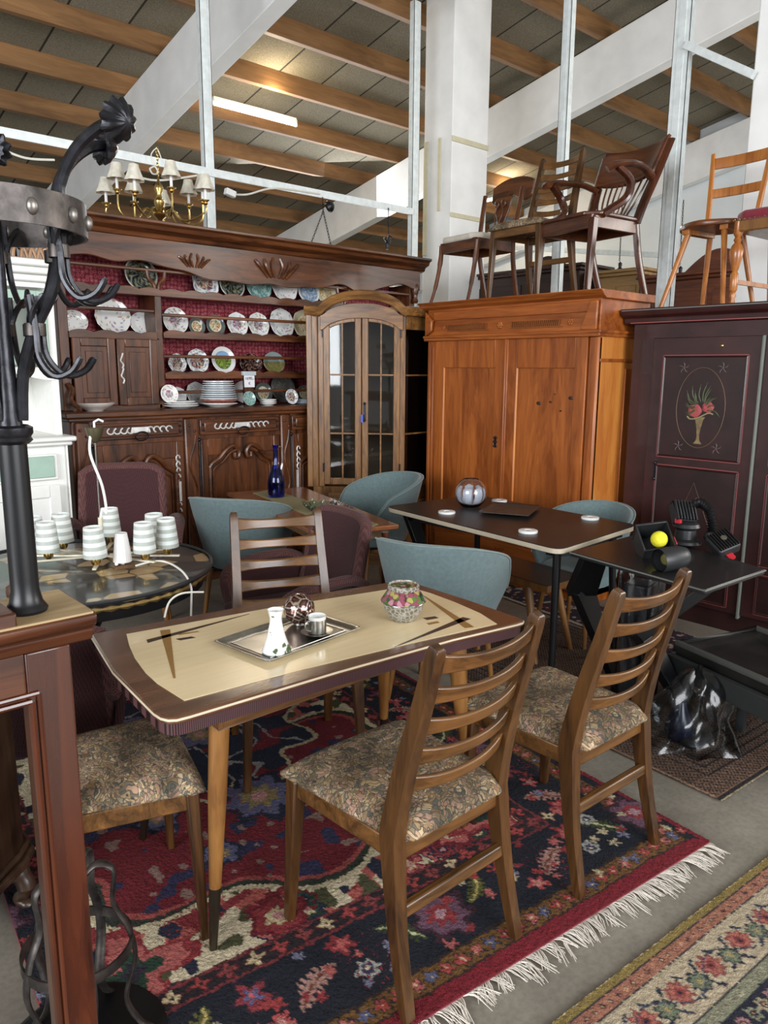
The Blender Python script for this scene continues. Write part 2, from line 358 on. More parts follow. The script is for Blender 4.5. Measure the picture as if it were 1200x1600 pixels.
# big white beam below the right stud bays
# fluorescent tubes on the purlins
def tube_light(p,q,label):
    t=thing('fluorescent_light',label,'ceiling light',p)
    d=Vector(q)-Vector(p)
    MB().bar((0,0,.05),d+Vector((0,0,.05)),.05,.05).build('housing',M['white'],t,bev=.005)
    MB().tube([(0,0,0),d],.018,12).build('tube',emis('tube_glow',(1,.93,.8),14),t)
    MB().bar((0,0,-.02),(0,0,.06),.03,.03).build('end_cap',M['whiteplastic'],t);MB().bar(d+Vector((0,0,-.02)),d+Vector((0,0,.06)),.03,.03).build('end_cap',M['whiteplastic'],t)
    l=bpy.data.lights.new('fluorescent_glow','AREA');l.shape='RECTANGLE';l.size=d.length;l.size_y=.05;l.energy=26;l.color=(1,.86,.66)
    o=bpy.data.objects.new('fluorescent_glow',l);C.objects.link(o);o.parent=t;o.location=d/2+Vector((0,0,-.04))
    x=d.normalized();z=Vector((0,0,1));yv=z.cross(x).normalized();z=x.cross(yv)
    o.rotation_euler=Matrix((x,yv,z)).transposed().to_euler()
    for zz,e in ((.03,16),):
        l2=bpy.data.lights.new('fluorescent_upglow','POINT');l2.energy=e;l2.color=(1,.84,.6);l2.shadow_soft_size=.05
        o2=bpy.data.objects.new('fluorescent_upglow',l2);C.objects.link(o2);o2.parent=t;o2.location=d/2+Vector((0,-.42,.08))
yl=8.3;p=aty(335,238,yl);q=aty(463,265,yl);q.z=p.z=roofz(yl,6.18)
tube_light(p,q,'lit fluorescent tube under the roof timbers, long bright one above the dresser')
p=atz(752,316,3.0);d_=Vector((.45,.35,0));p2=atx(750,316,10.5);p3=p2+Vector((0,-.35,0))
tube_light(p2,p3,'small distant lit tube glowing behind the carved-back chair')
# cables
def cable(name,pts,r,label,mat=None,cat='cable'):
    o=MB().tube(spline(pts,6),r,6).build(name,mat or M['rope']);return tag(o,label,cat)
cable('electric_cable',[aty(0,232,YS),aty(40,247,YS),aty(85,250,YS)],.008,'white cable strung under the metal rail at the far left')
cable('electric_cable',[aty(200,270,YS-.03),aty(245,282,YS-.03),aty(322,272,YS-.03)],.008,'white cable drooping behind the brass chandelier')
cable('electric_cable',[aty(350,302,YS-.03),aty(385,304,YS-.03),aty(430,294,YS-.03),aty(500,303,YS-.03)],.008,'white cable with connector block right of the left metal stud')
o=MB().bar(aty(352,298,YS-.05),aty(367,305,YS-.05),.05,.05).build('cable_connector',M['whiteplastic'],bev=.006);tag(o,'white plastic cable connector hanging beside the left metal stud','connector')
# ================= ladder-back chairs =================
def ladder_chair(name,label,wood1,woodx,seatmat,group=None):
    t=thing(name,label,'chair',group=group)
    for sx in (-1,1):
        # rear post: boomerang, flattened section
        pts=[(sx*.205,-.015,0),(sx*.198,.03,.2),(sx*.19,.058,.40),(sx*.188,.06,.47),(sx*.183,.03,.62),(sx*.178,-.02,.80),(sx*.176,-.055,.93),(sx*.176,-.062,.952)]
        w=[.030,.034,.040,.040,.036,.034,.031,.020];d=[.026,.036,.052,.054,.046,.038,.034,.02]
        P=spline(pts,5);n=len(P);mb=MB();vs=[]
        prev=None
        for i,p in enumerate(P):
            s=i/(n-1)*(len(pts)-1);k=min(int(s),len(pts)-2);f=s-k
            ww=w[k]*(1-f)+w[k+1]*f;dd=d[k]*(1-f)+d[k+1]*f
            dr=(P[min(i+1,n-1)]-P[max(i-1,0)]).normalized();y=Vector((1,0,0)).cross(dr).normalized()*-1
            for a,b in ((-1,-1),(1,-1),(1,1),(-1,1)):vs.append(p+Vector((1,0,0))*(a*ww/2)+y*(b*dd/2))
        fs=[(i*4+k,i*4+(k+1)%4,(i+1)*4+(k+1)%4,(i+1)*4+k) for i in range(n-1) for k in range(4)]+[(3,2,1,0),((n-1)*4,(n-1)*4+1,(n-1)*4+2,(n-1)*4+3)]
        mb.add(vs,fs).build('back_post',wood1,t,bev=.008,seg=3)
        MB().bar((sx*.222,.455,0),(sx*.205,.435,.44),.026,.028,.042,.045,up=(0,1,0)).build('leg',wood1,t,bev=.005)
        MB().bar((sx*.19,.07,.415),(sx*.205,.43,.415),.024,.052).build('seat_rail',woodx,t,bev=.004)
    MB().bar((-.2,.44,.415),(.2,.44,.415),.024,.052).build('seat_rail',woodx,t,bev=.004)
    MB().bar((-.19,.055,.405),(.19,.055,.405),.022,.05).build('seat_rail',woodx,t,bev=.004)
    MB().bar((-.20,.035,.255),(.20,.035,.255),.024,.036).build('stretcher',woodx,t,bev=.006)
    for k,z in enumerate((.905,.825,.742,.660,.582)):
        yb={0:-.045,1:-.022,2:.0,3:.022,4:.042}[k];mb=MB();nn=15;vs=[]
        for i in range(nn):
            u=i/(nn-1)*2-1;x=u*.172;yy=yb-.035*(1-u*u)
            h=.034+.016*abs(u)**3+(.004 if k==0 else 0);zz=z-.010*(1-u*u);th=.018-.004*(1-abs(u))
            for a,b in ((-1,-1),(1,-1),(1,1),(-1,1)):vs.append((x,yy+a*th/2+(b*h/2)*-.25,zz+b*h/2))
        mb.add(vs,[(i*4+q,i*4+(q+1)%4,(i+1)*4+(q+1)%4,(i+1)*4+q) for i in range(nn-1) for q in range(4)]+[(3,2,1,0),((nn-1)*4,(nn-1)*4+1,(nn-1)*4+2,(nn-1)*4+3)])
        mb.build('slat',woodx,t,bev=.005)
    # cushion
    def top(u,v):
        x=(u*2-1);y=v;hw=.19+.045*y**.8
        hw=.168+.065*min(1,y*1.6) if y<.2 else .185+.05*y
        hw=.19+.043*y
        if y<.14:hw-=.03*(1-y/.14)
        return (x*hw,.015+.465*y,0)
    mb=MB();nu,nv=18,16;vs=[]
    def edge(a):return 1-abs(a)**6
    layers=[]
    for L in (0,1):
        for j in range(nv):
            for i in range(nu):
                u,v=i/(nu-1),j/(nv-1);p=top(u,v);e=edge(2*u-1)*edge(2*v-1)
                z=(.452+.036*e**.5+.004*math.sin(3*u)) if L else .436
                vs.append((p[0],p[1],z))
    q=nu*nv
    fs=[(j*nu+i,j*nu+i+1,(j+1)*nu+i+1,(j+1)*nu+i) for j in range(nv-1) for i in range(nu-1)]
    fs=[f[::-1] for f in fs]+[tuple(x+q for x in f) for f in fs]
    bd=[i for i in range(nu)]+[j*nu+nu-1 for j in range(1,nv)]+[(nv-1)*nu+i for i in range(nu-2,-1,-1)]+[j*nu for j in range(nv-2,0,-1)]
    fs+=[(bd[i],bd[(i+1)%len(bd)],bd[(i+1)%len(bd)]+q,bd[i]+q) for i in range(len(bd))]
    mb.add(vs,fs).build('seat',seatmat,t,bev=.01,seg=3)
    return t
G='ladder-back dining chairs around the inlaid table'
ch=ladder_chair('dining_chair','brown wooden ladder-back chair with tapestry seat in the foreground, nearest the camera',M['chair'],M['chairx'],M['tapestry'],G)
put(ch,(1.285,1.13,.012),0.0)
def yaw(v):return math.atan2(-v[0],v[1])   # local +y -> v
put(copy_tree(ch),(1.965,1.10,.012),-.03,'brown ladder-back chair with tapestry seat standing at the right rug corner')
c3=put(copy_tree(ch),(.557,1.979,.012),yaw((.967,-.25)),'ladder-back chair of which the seat shows, pushed under the left end of the inlaid table',sc=(1,.78,1))
c4=put(copy_tree(ch),(1.70,2.56,.012),yaw((-.39,-.92)),'ladder-back chair behind the inlaid table, its back facing the tub chairs')
# ================= inlaid table =================
def inlaid_table():
    t=thing('dining_table','mid-century dining table with cream and brown inlaid top and tapered legs','table')
    top=[(.700,1.60),(.702,1.567),(.711,1.546),(.728,1.534),(.76,1.530),(1.18,1.512),(1.60,1.478),(1.855,1.438),(1.882,1.436),(1.900,1.446),(1.908,1.475),(1.925,1.70),(1.930,2.00),(1.924,2.03),(1.905,2.05),(1.35,2.155),(.80,2.225),(.785,2.215),(.725,1.90)]
    MT=wood('table_veneer','#4a3020','#745038','x',1.3,.22,.5)
    MB().prism(top,.018,(0,0,.732)).build('tabletop',MT,t,bev=.006,seg=3)
    cx,cy=1.33,1.83
    rib,nt,b=new('ribbed_edge');wv=N(nt,'ShaderNodeTexWave');wv.inputs['Scale'].default_value=60;nt.links.new(coords(nt,rnd=False),wv.inputs[0]);r=ramp(nt,[(.3,'#1e1013'),(.7,'#5a3a3c')]);nt.links.new(wv.outputs[0],r.inputs[0]);nt.links.new(r.outputs[0],b.inputs['Base Color']);b.inputs['Roughness'].default_value=.4
    q=[(cx+(x-cx)*.988,cy+(y-cy)*.982) for x,y in top];MB().prism(q,.030,(0,0,.702)).build('edge_band',rib,t)
    q=[(cx+(x-cx)*1.0025,cy+(y-cy)*1.004) for x,y in top];MB().prism(q,.006,(0,0,.741)).build('cream_edge_line',plain('cream_edge',(.66,.57,.42),.3),t,bev=.001)
    MCR,nt,b=new('cream_laminate')
    nz=N(nt,'ShaderNodeTexNoise');nz.inputs['Scale'].default_value=60;nz.inputs['Detail'].default_value=5;nt.links.new(coords(nt,(.05,1,1),(0,0,.05),rnd=False),nz.inputs[0]);r=ramp(nt,[(.2,'#e8d0a2'),(.8,'#efdcb4')]);nt.links.new(nz.outputs[0],r.inputs[0]);nt.links.new(r.outputs[0],b.inputs['Base Color']);b.inputs['Roughness'].default_value=.22;b.inputs['Coat Weight'].default_value=.4
    cr=[(.869,2.150),(.835,2.05),(.807,1.948),(.785,1.83),(.778,1.744),(.783,1.607),(1.13,1.545),(1.493,1.468),(1.773,1.43),(1.83,1.56),(1.862,1.72),(1.878,1.85),(1.884,1.968),(1.35,2.08)]
    cr=[(.869,2.150),(.835,2.05),(.807,1.948),(.785,1.83),(.778,1.744),(.783,1.607),(1.13,1.575),(1.493,1.525),(1.80,1.475),(1.84,1.58),(1.865,1.72),(1.876,1.85),(1.872,1.968),(1.35,2.08)]
    MB().prism(cr,.0012,(0,0,.7505)).build('cream_panel',MCR,t,smooth=False)
    dk=plain('dark_inlay','#3b281a',.3,coat=.3);tn_=plain('tan_inlay','#97713a',.3,coat=.3)
    def inl(m,*p):
        MB().prism(p,.0006,(0,0,.7518)).build('inlay',m,t,smooth=False)
    inl(dk,(.885,2.035),(.893,2.062),(1.253,2.073),(1.253,2.070));inl(tn_,(.96,2.113),(.987,2.100),(.828,1.744),(.823,1.746))
    inl(dk,(.967,1.992),(1.012,1.983),(1.008,2.0),(.963,2.012));inl(tn_,(.985,2.035),(1.045,2.022),(1.043,2.032),(.985,2.047))
    inl(tn_,(1.831,1.842),(1.835,1.839),(1.720,1.50),(1.690,1.512));inl(dk,(1.414,1.535),(1.414,1.538),(1.765,1.59),(1.772,1.56))
    inl(dk,(1.655,1.645),(1.698,1.635),(1.702,1.655),(1.66,1.668));inl(tn_,(1.627,1.607),(1.667,1.600),(1.672,1.615),(1.632,1.625))
    ML=M['beech']
    MB().box(.87,1.60,.645,1.80,1.615,.702).box(.87,2.08,.645,1.80,2.095,.702).box(.87,1.60,.645,.885,2.09,.702).box(1.785,1.54,.645,1.80,2.09,.702).build('apron',M['chairx'],t,bev=.003)
    fer=plain('dark_brass',(.09,.075,.05),.35,.9)
    for (a,b_) in (((.90,1.645),(.842,1.625)),((.93,2.07),(.905,2.205)),((1.72,1.585),(1.80,1.545)),((1.80,2.02),(1.88,2.10))):
        p=Vector((a[0],a[1],.702));q=Vector((b_[0],b_[1],.0));k=.27
        m=p.lerp(q,1-k);L=MB().tube([p,p.lerp(m,.5),m],[.028,.025,.0165],16).build('leg',ML,t)
        MB().tube([m,q+Vector((0,0,.012))],[.0170,.0105],16).lathe([(.018,0),(.02,.006),(.012,.012)],16,q).build('ferrule',fer,L)
    return t
inlaid_table()
# things on the inlaid table
TZ=.752
def tray():
    t=thing('serving_tray','rectangular silver metal tray lying on the cream tabletop','tray',(1.225,1.80,TZ),.13)
    def f(u,v):
        x=u*2-1;y=v*2-1
        m=max(abs(x),abs(y));z=.0
        if m>.86:z=.011*min(1,(m-.86)/.1)
        return (x*.19,y*.122,.002+z)
    def rc(u,v):
        x,y,z=f(u,v);X=x/.19;Y=y/.122
        if abs(X)>.9 and abs(Y)>.86:
            k=.97 if abs(X)>.98 and abs(Y)>.98 else 1;return (x*k,y*k,z)
        return (x,y,z)
    MB().grid(rc,40,30).build('tray_body',M['pewter'],t,solid=.0025,bev=.001)
    MB().tube([(x*.150,y*.088,.004) for x,y in ((-1,-1),(1,-1),(1,1),(-1,1))],.0016,6,closed=True).build('rim_line',M['pewter'],t)
tray()
TT=TZ+.0045
def motif_porcelain(name,c,scale=60,lo=.54):
    m,nt,b=new(name);co=coords(nt,rnd=False);n=N(nt,'ShaderNodeTexNoise');n.inputs['Scale'].default_value=scale;n.inputs['Detail'].default_value=4;nt.links.new(co,n.inputs[0])
    g=N(nt,'ShaderNodeTexNoise');g.inputs['Scale'].default_value=9;nt.links.new(co,g.inputs[0])
    mu=N(nt,'ShaderNodeMath',operation='MULTIPLY');nt.links.new(n.outputs[0],mu.inputs[0]);nt.links.new(g.outputs[0],mu.inputs[1])
    r=ramp(nt,[(.30,(.85,.85,.82)),(.33,c)]);nt.links.new(mu.outputs[0],r.inputs[0]);nt.links.new(r.outputs[0],b.inputs['Base Color']);b.inputs['Roughness'].default_value=.12;b.inputs['Coat Weight'].default_value=.5;return m
p=atz(432,1018,TT)
o=MB().lathe([(.034,0),(.036,.004),(.030,.02),(.022,.045),(.0155,.075),(.0145,.09),(.019,.108),(.021,.112),(.0185,.112),(.0125,.09),(.0135,.075),(.0,.06)],32).build('bud_vase',motif_porcelain('vase_porcelain','#4d5f3a'));o.location=p;o.scale=(1.16,1.16,1.12)
tag(o,'white porcelain bud vase with green sprig standing on the silver tray','vase')
p=atz(468,975,TT)
t=thing('glass_ball','mottled pinkish silver glass ball lying on the silver tray behind the vase','glass ball',p)
m,nt,b=new('mercury_glass');n=N(nt,'ShaderNodeTexVoronoi',feature='DISTANCE_TO_EDGE');n.inputs['Scale'].default_value=45;nt.links.new(coords(nt,rnd=False),n.inputs[0]);r=ramp(nt,[(.02,'#f0e2d6'),(.12,'#5a3230'),(.4,'#a88478')]);nt.links.new(n.outputs[0],r.inputs[0]);nt.links.new(r.outputs[0],b.inputs['Base Color']);b.inputs['Metallic'].default_value=.9;b.inputs['Roughness'].default_value=.12;bump(nt,b,n.outputs[0],.6,.004)
t.scale=(1.3,1.3,1.3);MB().sphere((0,0,.039),.038,28).build('ball',m,t);MB().lathe([(.014,.0),(.012,.004),(.010,.006)],16,(0,0,0)).build('foot',M['pewter'],t)
t=thing('coffee_cup','small silver cup with cream rim on its saucer on the tray','cup',atz(496,992,TT))
MB().lathe([(.0,.001),(.018,.001),(.030,.005),(.036,.010),(.034,.0105),(.018,.004),(0,.004)],32,capb=False).build('saucer',M['pewter'],t)
MB().lathe([(.016,.005),(.019,.007),(.0195,.038),(.0185,.038),(.017,.01)],32).build('holder',M['pewter'],t)
MB().lathe([(.0185,.036),(.0200,.046),(.0188,.046),(.0165,.02),(0,.015)],32,capb=False).build('rim',M['porcelain'],t)
MB().tube(spline([(-.018,0,.036),(-.030,0,.034),(-.031,0,.02),(-.018,0,.012)],5),.0022,6).build('handle',M['pewter'],t)
t.scale=(1.4,1.4,1.35)
t=thing('crystal_bowl','cut crystal bowl with floral black rim band standing on the cream tabletop','bowl',atz(630,968,TZ),0)
def facet(a,z):return 1+.018*math.cos(a*20+z*150)*(1 if z<.045 else 0)
m,nt,b=new('cut_crystal');n=N(nt,'ShaderNodeTexVoronoi',feature='DISTANCE_TO_EDGE');n.inputs['Scale'].default_value=95;nt.links.new(coords(nt,rnd=False),n.inputs[0]);r=ramp(nt,[(.0,'#ffffff'),(.15,'#b9b49c'),(.5,'#8c887a')]);nt.links.new(n.outputs[0],r.inputs[0]);nt.links.new(r.outputs[0],b.inputs['Base Color']);b.inputs['Transmission Weight'].default_value=.65;b.inputs['Roughness'].default_value=.08;bump(nt,b,n.outputs[0],.9,.006)
MB().lathe([(.026,0),(.030,.003),(.044,.028),(.052,.048),(.050,.050),(.042,.030),(.024,.008)],60,wob=facet).build('crystal_body',m,t)
m2,nt,b=new('floral_band');co=coords(nt,rnd=False);n=N(nt,'ShaderNodeTexVoronoi');n.inputs['Scale'].default_value=80;nt.links.new(co,n.inputs[0]);sp=N(nt,'ShaderNodeSeparateColor');nt.links.new(n.outputs['Color'],sp.inputs[0]);cr=ramp(nt,[(0,'#8a4a58'),(.3,'#56753a'),(.5,'#a39a58'),(.65,'#b58390'),(.85,'#3a5a32')],'CONSTANT');nt.links.new(sp.outputs[0],cr.inputs[0])
dr=ramp(nt,[(.55,(1,1,1)),(.8,(.15,.15,.15))]);nt.links.new(n.outputs['Distance'],dr.inputs[0]);mx=N(nt,'ShaderNodeMix',data_type='RGBA');mx.inputs['A'].default_value=(.01,.015,.01,1);nt.links.new(dr.outputs[0],mx.inputs['Factor']);nt.links.new(cr.outputs[0],mx.inputs['B']);nt.links.new(mx.outputs['Result'],b.inputs['Base Color']);b.inputs['Roughness'].default_value=.15
MB().lathe([(.0525,.048),(.0535,.052),(.036,.080),(.034,.081),(.050,.051)],48,capb=False).build('floral_band',m2,t)
MB().lathe([(.037,.080),(.038,.090),(.035,.092),(.032,.088),(.032,.082)],48,wob=lambda a,z:1+.012*math.cos(a*30),capb=False).build('neck_ring',m,t)
MB().tube([(.053*math.cos(a),.053*math.sin(a),.0495) for a in [2*PI*i/40 for i in range(40)]],.0012,5,closed=True).build('silver_line',M['chrome'],t)
MB().lathe([(0,.0885),(.031,.0885),(.031,.0875)],32,capb=False).build('pierced_lid',m2,t)
t.scale=(1.36,1.36,1.30)
# ================= dresser =================
def disc(name,mat,parent,prof_r,colfn,depth=.02,n=40,shape=None):
    """plate: radial grid with a colour attribute"""
    R=prof_r;rings=[0,.12,.24,.36,.48,.60,.66,.72,.80,.88,.95,1.0]
    def h(t):return (0 if t<.6 else (t-.6)/.4)
    vs=[];col=[]
    for t in rings:
        for k in range(n):
            a=2*PI*k/n;s=shape(a) if shape else 1
            vs.append((R*t*s*math.cos(a),R*t*s*math.sin(a),depth*h(t)**.8));col.append(colfn(t,a))
    fs=[(i*n+k,i*n+(k+1)%n,(i+1)*n+(k+1)%n,(i+1)*n+k) for i in range(len(rings)-1) for k in range(n)]
    o=MB().add(vs,fs);me=bpy.data.meshes.new(name);me.from_pydata([tuple(v) for v in o.v],[],o.f)
    ca=me.color_attributes.new('Col','FLOAT_COLOR','POINT');ca.data.foreach_set('color',np.array([tuple(c)+(1,) for c in col],dtype=np.float32).ravel())
    me.polygons.foreach_set('use_smooth',[True]*len(me.polygons));me.materials.append(mat)
    ob=bpy.data.objects.new(name,me);C.objects.link(ob);md=ob.modifiers.new('s','SOLIDIFY');md.thickness=.003;md.offset=-1
    if parent is not None:ob.parent=parent
    return ob
VP=vcol('painted_china',.15,.4)
def L(h):return rgb(h)[:3]
def style(kind,seed):
    rd=random.Random(seed);ph=rd.random()*6;cn=[L('#b0607a'),L('#6d8a55'),L('#8a5a9a'),L('#c08a50')]
    W=(.80,.80,.77)
    def f(t,a):
        r=rd.random()
        if kind=='floral':
            if t<.4:return cn[int(r*4)%4] if r<.75 else W
            if t>.9:return W
            return W if r<.88 else cn[int(r*40)%4]
        if kind=='pewterfloral':
            if t<.62:return (L('#efe6c8') if r>.55 or t>.5 else [L('#c07a3a'),L('#7a8a4a'),L('#a05050')][int(r*30)%3])
            return L('#5d6460')
        if kind=='white':return W
        if kind=='sprig':return W if (t<.3 or r<.9) else cn[int(r*40)%4]
        if kind=='dark':
            if t>.93:return L('#b9b9ad')
            return [L('#1a2220'),L('#2b3530'),L('#6a6a50'),L('#8a8f8a')][int(r*4.4)%4] if r<.95 else L('#a08a40')
        if kind=='scene':   # picture plate, white rim
            if t<.72:
                y=t*math.sin(a)
                return L('#7fa3c4') if y>.15 else (L('#8fa63c') if r<.6 else L('#3f4a3a'))
            return W
        if kind=='figures':
            if t<.66:return [L('#c0a890'),L('#3d4a6a'),L('#9a4a3a'),L('#2a2a2a'),L('#d8cdb8')][int(r*5)%5]
            return W if r>.35 else L('#8a9098')
        if kind=='green':return L('#5f8a86') if r<.6 else L('#a8c0b8')
        if kind=='blue':return (L('#6f8fb0') if r<.5 else L('#c8d4e0')) if t<.85 else W
        if kind=='brown':return L('#1c0f0c') if r<.7 else L('#8a6a60')
        if kind=='landscape':
            y=t*math.sin(a);return L('#8a9a98') if y>.1 else (L('#6a6a3a') if r<.6 else L('#8a7a50'))
        if kind=='wood':return L('#5b5a56') if r<.8 else L('#77746c')
        if kind=='basket':return L('#efe2c0') if t>.6 else (L('#caa050') if r<.4 else L('#efe2c0'))
        return W
    return f
def dresser():
    X0,X1=1.72,4.83;YF=5.0
    t=thing('dresser','large carved walnut dresser with open plate rack, red backing and lower cupboards','dresser',(X0,YF,0))
    W=X1-X0;D=.33;MX=M['walnutx'];MZ=M['walnut']
    # local coords: x 0..W, y 0 front of rack (+back), z up ; base protrudes to y=-.14
    zw=1.265
    MB().box(-.02,-.10,.10,W,D,zw-.04).build('base_carcass',MZ,t,bev=.01)
    MB().box(-.07,-.18,zw-.035,W+.02,D,zw).box(-.05,-.155,zw-.06,W,D,zw-.035).build('worktop',MX,t,bev=.008)
    MB().box(-.03,-.12,0,W,D,.10).build('plinth',MX,t,bev=.01)
    # rack
    ML=MZ
    MB().box(-.01,.02,zw,.055,D,2.28).build('side_board',ML,t,bev=.006)
    MB().box(W-.07,.02,zw,W-.01,D,2.28).build('side_board',ML,t,bev=.006)
    xd=aty(254,600,YF).x-X0
    MB().box(xd-.02,.02,zw,xd+.03,D-.05,2.06).build('divider',ML,t,bev=.004)
    m,nt,b=new('red_backing');co=coords(nt,rnd=False);v=N(nt,'ShaderNodeTexVoronoi');v.inputs['Scale'].default_value=34;v.inputs['Randomness'].default_value=.35;nt.links.new(co,v.inputs[0]);r=ramp(nt,[(.1,'#d89a90'),(.17,'#7d1228'),(.30,'#8a1a2e'),(.38,'#c06a72'),(.44,'#6d1022')]);nt.links.new(v.outputs['Distance'],r.inputs[0]);nt.links.new(r.outputs[0],b.inputs['Base Color']);b.inputs['Roughness'].default_value=.8
    MB().box(.05,.30,zw,W-.06,.32,2.3).build('backing_fabric',m,t)
    MB().box(.05,.32,zw,W-.06,D,2.3).build('back_board',ML,t)
    def shelf(x0,x1,z,th=.03,scal=True):
        mb=MB();n=int((x1-x0)/.012);pts=[(x0,z-th)]+[(x1,z-th)]
        top=[]
        for i in range(n+1):
            u=i/n;x=x1+(x0-x1)*u
            ph=(x-x0)/.16;h=.018*abs(math.sin(ph*PI))**.7 if scal else 0
            top.append((x,z+.008+h))
        mb.prism([(x0,z-th),(x1,z-th)]+top,.016,(0,.02,0),(1,0,0),(0,0,1));mb.box(x0,.03,z-.02,x1,.30,z)
        mb.build('shelf',MX,t,bev=.002)
    xr=W-.07
    Z1,Z2,Z3=2.055,1.778,1.500
    shelf(.05,xr,Z1);shelf(xd+.03,xr,Z2);shelf(xd+.03,xr,Z3);shelf(.05,xd-.02,1.762)
    def rail(x0,x1,z):MB().bar((x0,.035,z),(x1,.035,z),.025,.022).build('plate_rail',MX,t,bev=.006)
    rail(.05,xr,2.195);rail(.05,xd-.02,1.925);rail(xd+.03,xr,1.905);rail(xd+.03,xr,1.625);rail(xd+.03,xr,1.375)
    # Y shaped rail supports
    for px in (247,540):
        x=aty(px,440,YF).x-X0
        for s in (-1,1):MB().tube(spline([(x+s*.012,.03,Z1+.0),(x+s*.02,.03,Z1+.05),(x+s*.055,.03,Z1+.085),(x+s*.065,.03,2.19)],4),[.015]*13,8).build('rail_bracket',MX,t)
    # two upper cupboard doors on the left
    zb,zt=zw+.03,1.735
    xm=(.055+xd-.02)/2
    for k,(a,b_) in enumerate(((.06,xm-.004),(xm+.004,xd-.025))):
        d=MB();s=.055
        d.box(a,.0,zb,a+s,.022,zt).box(b_-s,.0,zb,b_,.022,zt).box(a+s,.0,zb,b_-s,.022,zb+s).box(a+s,.0,zt-s,b_-s,.022,zt)
        o=d.build('cupboard_door',ML,t,bev=.006)
        MB().box(a+s-.01,.012,zb+s-.01,b_-s+.01,.018,zt-s+.01).box(a+s+.03,.006,zb+s+.03,b_-s-.03,.018,zt-s-.03).build('door_panel',ML,o,bev=.008)
        if k==1:
            mb=MB()
            for zz in (1.50,1.60):mb.tube(spline([(a+.028+.010*math.sin(q*2.1),-.004,zz-.06+.03*q/1.2) for q in range(5)],5),.006,6)
            mb.build('escutcheon',M['silver'],o)
    MB().box(.05,.02,zw,xd,.30,zw+.03).box(.05,.02,1.735,xd,.30,1.742).build('cupboard_frame',MX,t)
    # side brackets at the foot of the rack
    MB().tube(spline([(.02,-.0,1.44),(.035,-.03,1.40),(.01,-.06,1.34),(.04,-.10,1.29),(.03,-.13,1.27)],5),.016,8).build('scroll_bracket',MX,t)
    # cornice with scalloped apron
    def apr(x):
        u=x/W
        base=.17+.035*math.sin(u*PI)
        for c,wd,h in ((.12,.04,.02),(.2,.05,-.03),(.32,.08,.055),(.5,.12,.075),(.66,.06,.03),(.8,.06,.06),(.93,.05,-.02)):
            base+=h*math.exp(-((u-c)/wd)**2)
        base+=.008*math.cos(u*2*PI*9)
        return base*.92+.012*math.cos(u*2*PI*5)
    zt=2.395;pts=[]
    n=90
    for i in range(n+1):
        x=-.02+(W+.04)*i/n;pts.append((x,zt-apr(x)*.95))
    MB().prism(pts+[(W+.02,zt),(-.02,zt)],.03,(0,.01,0),(1,0,0),(0,0,1)).build('carved_apron',MX,t,bev=.004)
    mb=MB()
    for xx,yy,zz,sz in ((W*.3,-.02,zt-.13,1),(W*.52,-.02,zt-.13,1.6)):
        for s in (-1,1):
            for q in range(3):
                pp=[(xx+s*(.01+.02*q)*sz,yy,zz-.03*sz),(xx+s*(.03+.035*q)*sz,yy-.012,zz+.02*sz),(xx+s*(.02+.05*q)*sz,yy,zz+.06*sz-.015*q)]
                mb.tube(spline(pp,5),.008*sz,6)
    mb.split('carved_leaf',MX,t)
    prof=[(.0,2.385),(-.035,2.395),(-.045,2.42),(-.09,2.44),(-.10,2.465),(-.125,2.475),(-.125,2.495),(D,2.495),(D,2.385)]
    MB().prism([(a,b_) for a,b_ in prof],W+.03,(.03,0,0),(0,1,0),(0,0,1)).build('cornice',MX,t,bev=.004)
    MB().lathe([(.018,0),(.028,.02),(.018,.05),(.022,.08),(.035,.12),(.028,.15),(.012,.19),(.016,.20)],14,(W-.02,.0,2.12)).build('turned_post',MZ,t)
    # lower part : three bays
    bays=[(.15,1.10),(1.22,2.08),(2.28,3.0)]
    xs=[aty(p_,700,YF-.1).x-X0 for p_ in (150,285,305,312,435,445,455,520)]
    yF=-.10
    bays=[(xs[0]-.02,xs[1]),(xs[3],xs[4]),(xs[6],xs[6]+.85)]
    for i,(a,b_) in enumerate(bays):
        mb=MB();mb.box(a,yF-.018,1.075,b_,yF+.01,1.185);d=mb.build('drawer',MX,t,bev=.006)
        MB().box(a+.03,yF-.03,1.095,b_-.03,yF-.015,1.168).build('drawer_moulding',MX,d,bev=.008)
        c=(a+b_)/2;mb=MB()
        for s in (-1,1):
            for q in range(4):
                x0=c+s*(.07+.045*q);mb.tube([(x0+.022*math.cos(w_),yF-.034,1.135+.019*math.sin(w_*s)) for w_ in [k*.55 for k in range(9)]],.0055,5)
        mb.prism([(c-.07,1.118),(c+.07,1.118),(c+.06,1.155),(c-.06,1.155)],.003,(0,yF-.032,0),(1,0,0),(0,0,1))
        mb.build('drawer_fretwork',M['silver'],d)
        MB().tube([(c+.045*math.cos(w_),yF-.05-.01*math.sin(w_),1.095+.03*math.sin(w_)) for w_ in [2*PI*k/20 for k in range(20)]],.005,6,closed=True).build('ring_handle',M['iron'],d)
        mb=MB()
        for xx in (a+.02,b_-.02):
            for zz in (1.11,1.15):mb.sphere((xx,yF-.02,zz),.009,8)
        mb.build('stud',M['iron'],d)
        # door
        za,zb_=.16,1.045;w=b_-a;s=.055
        d=MB().box(a,yF-.018,za,a+s,yF+.01,zb_).box(b_-s,yF-.018,za,b_,yF+.01,zb_).box(a+s,yF-.018,za,b_-s,yF+.01,za+s).box(a+s,yF-.012,zb_-.12,b_-s,yF+.01,zb_).build('lower_door',MZ,t,bev=.006)
        MB().box(a+s-.01,yF-.006,za+s-.01,b_-s+.01,yF+.004,zb_-.1).build('door_panel',M['walnut'],d)
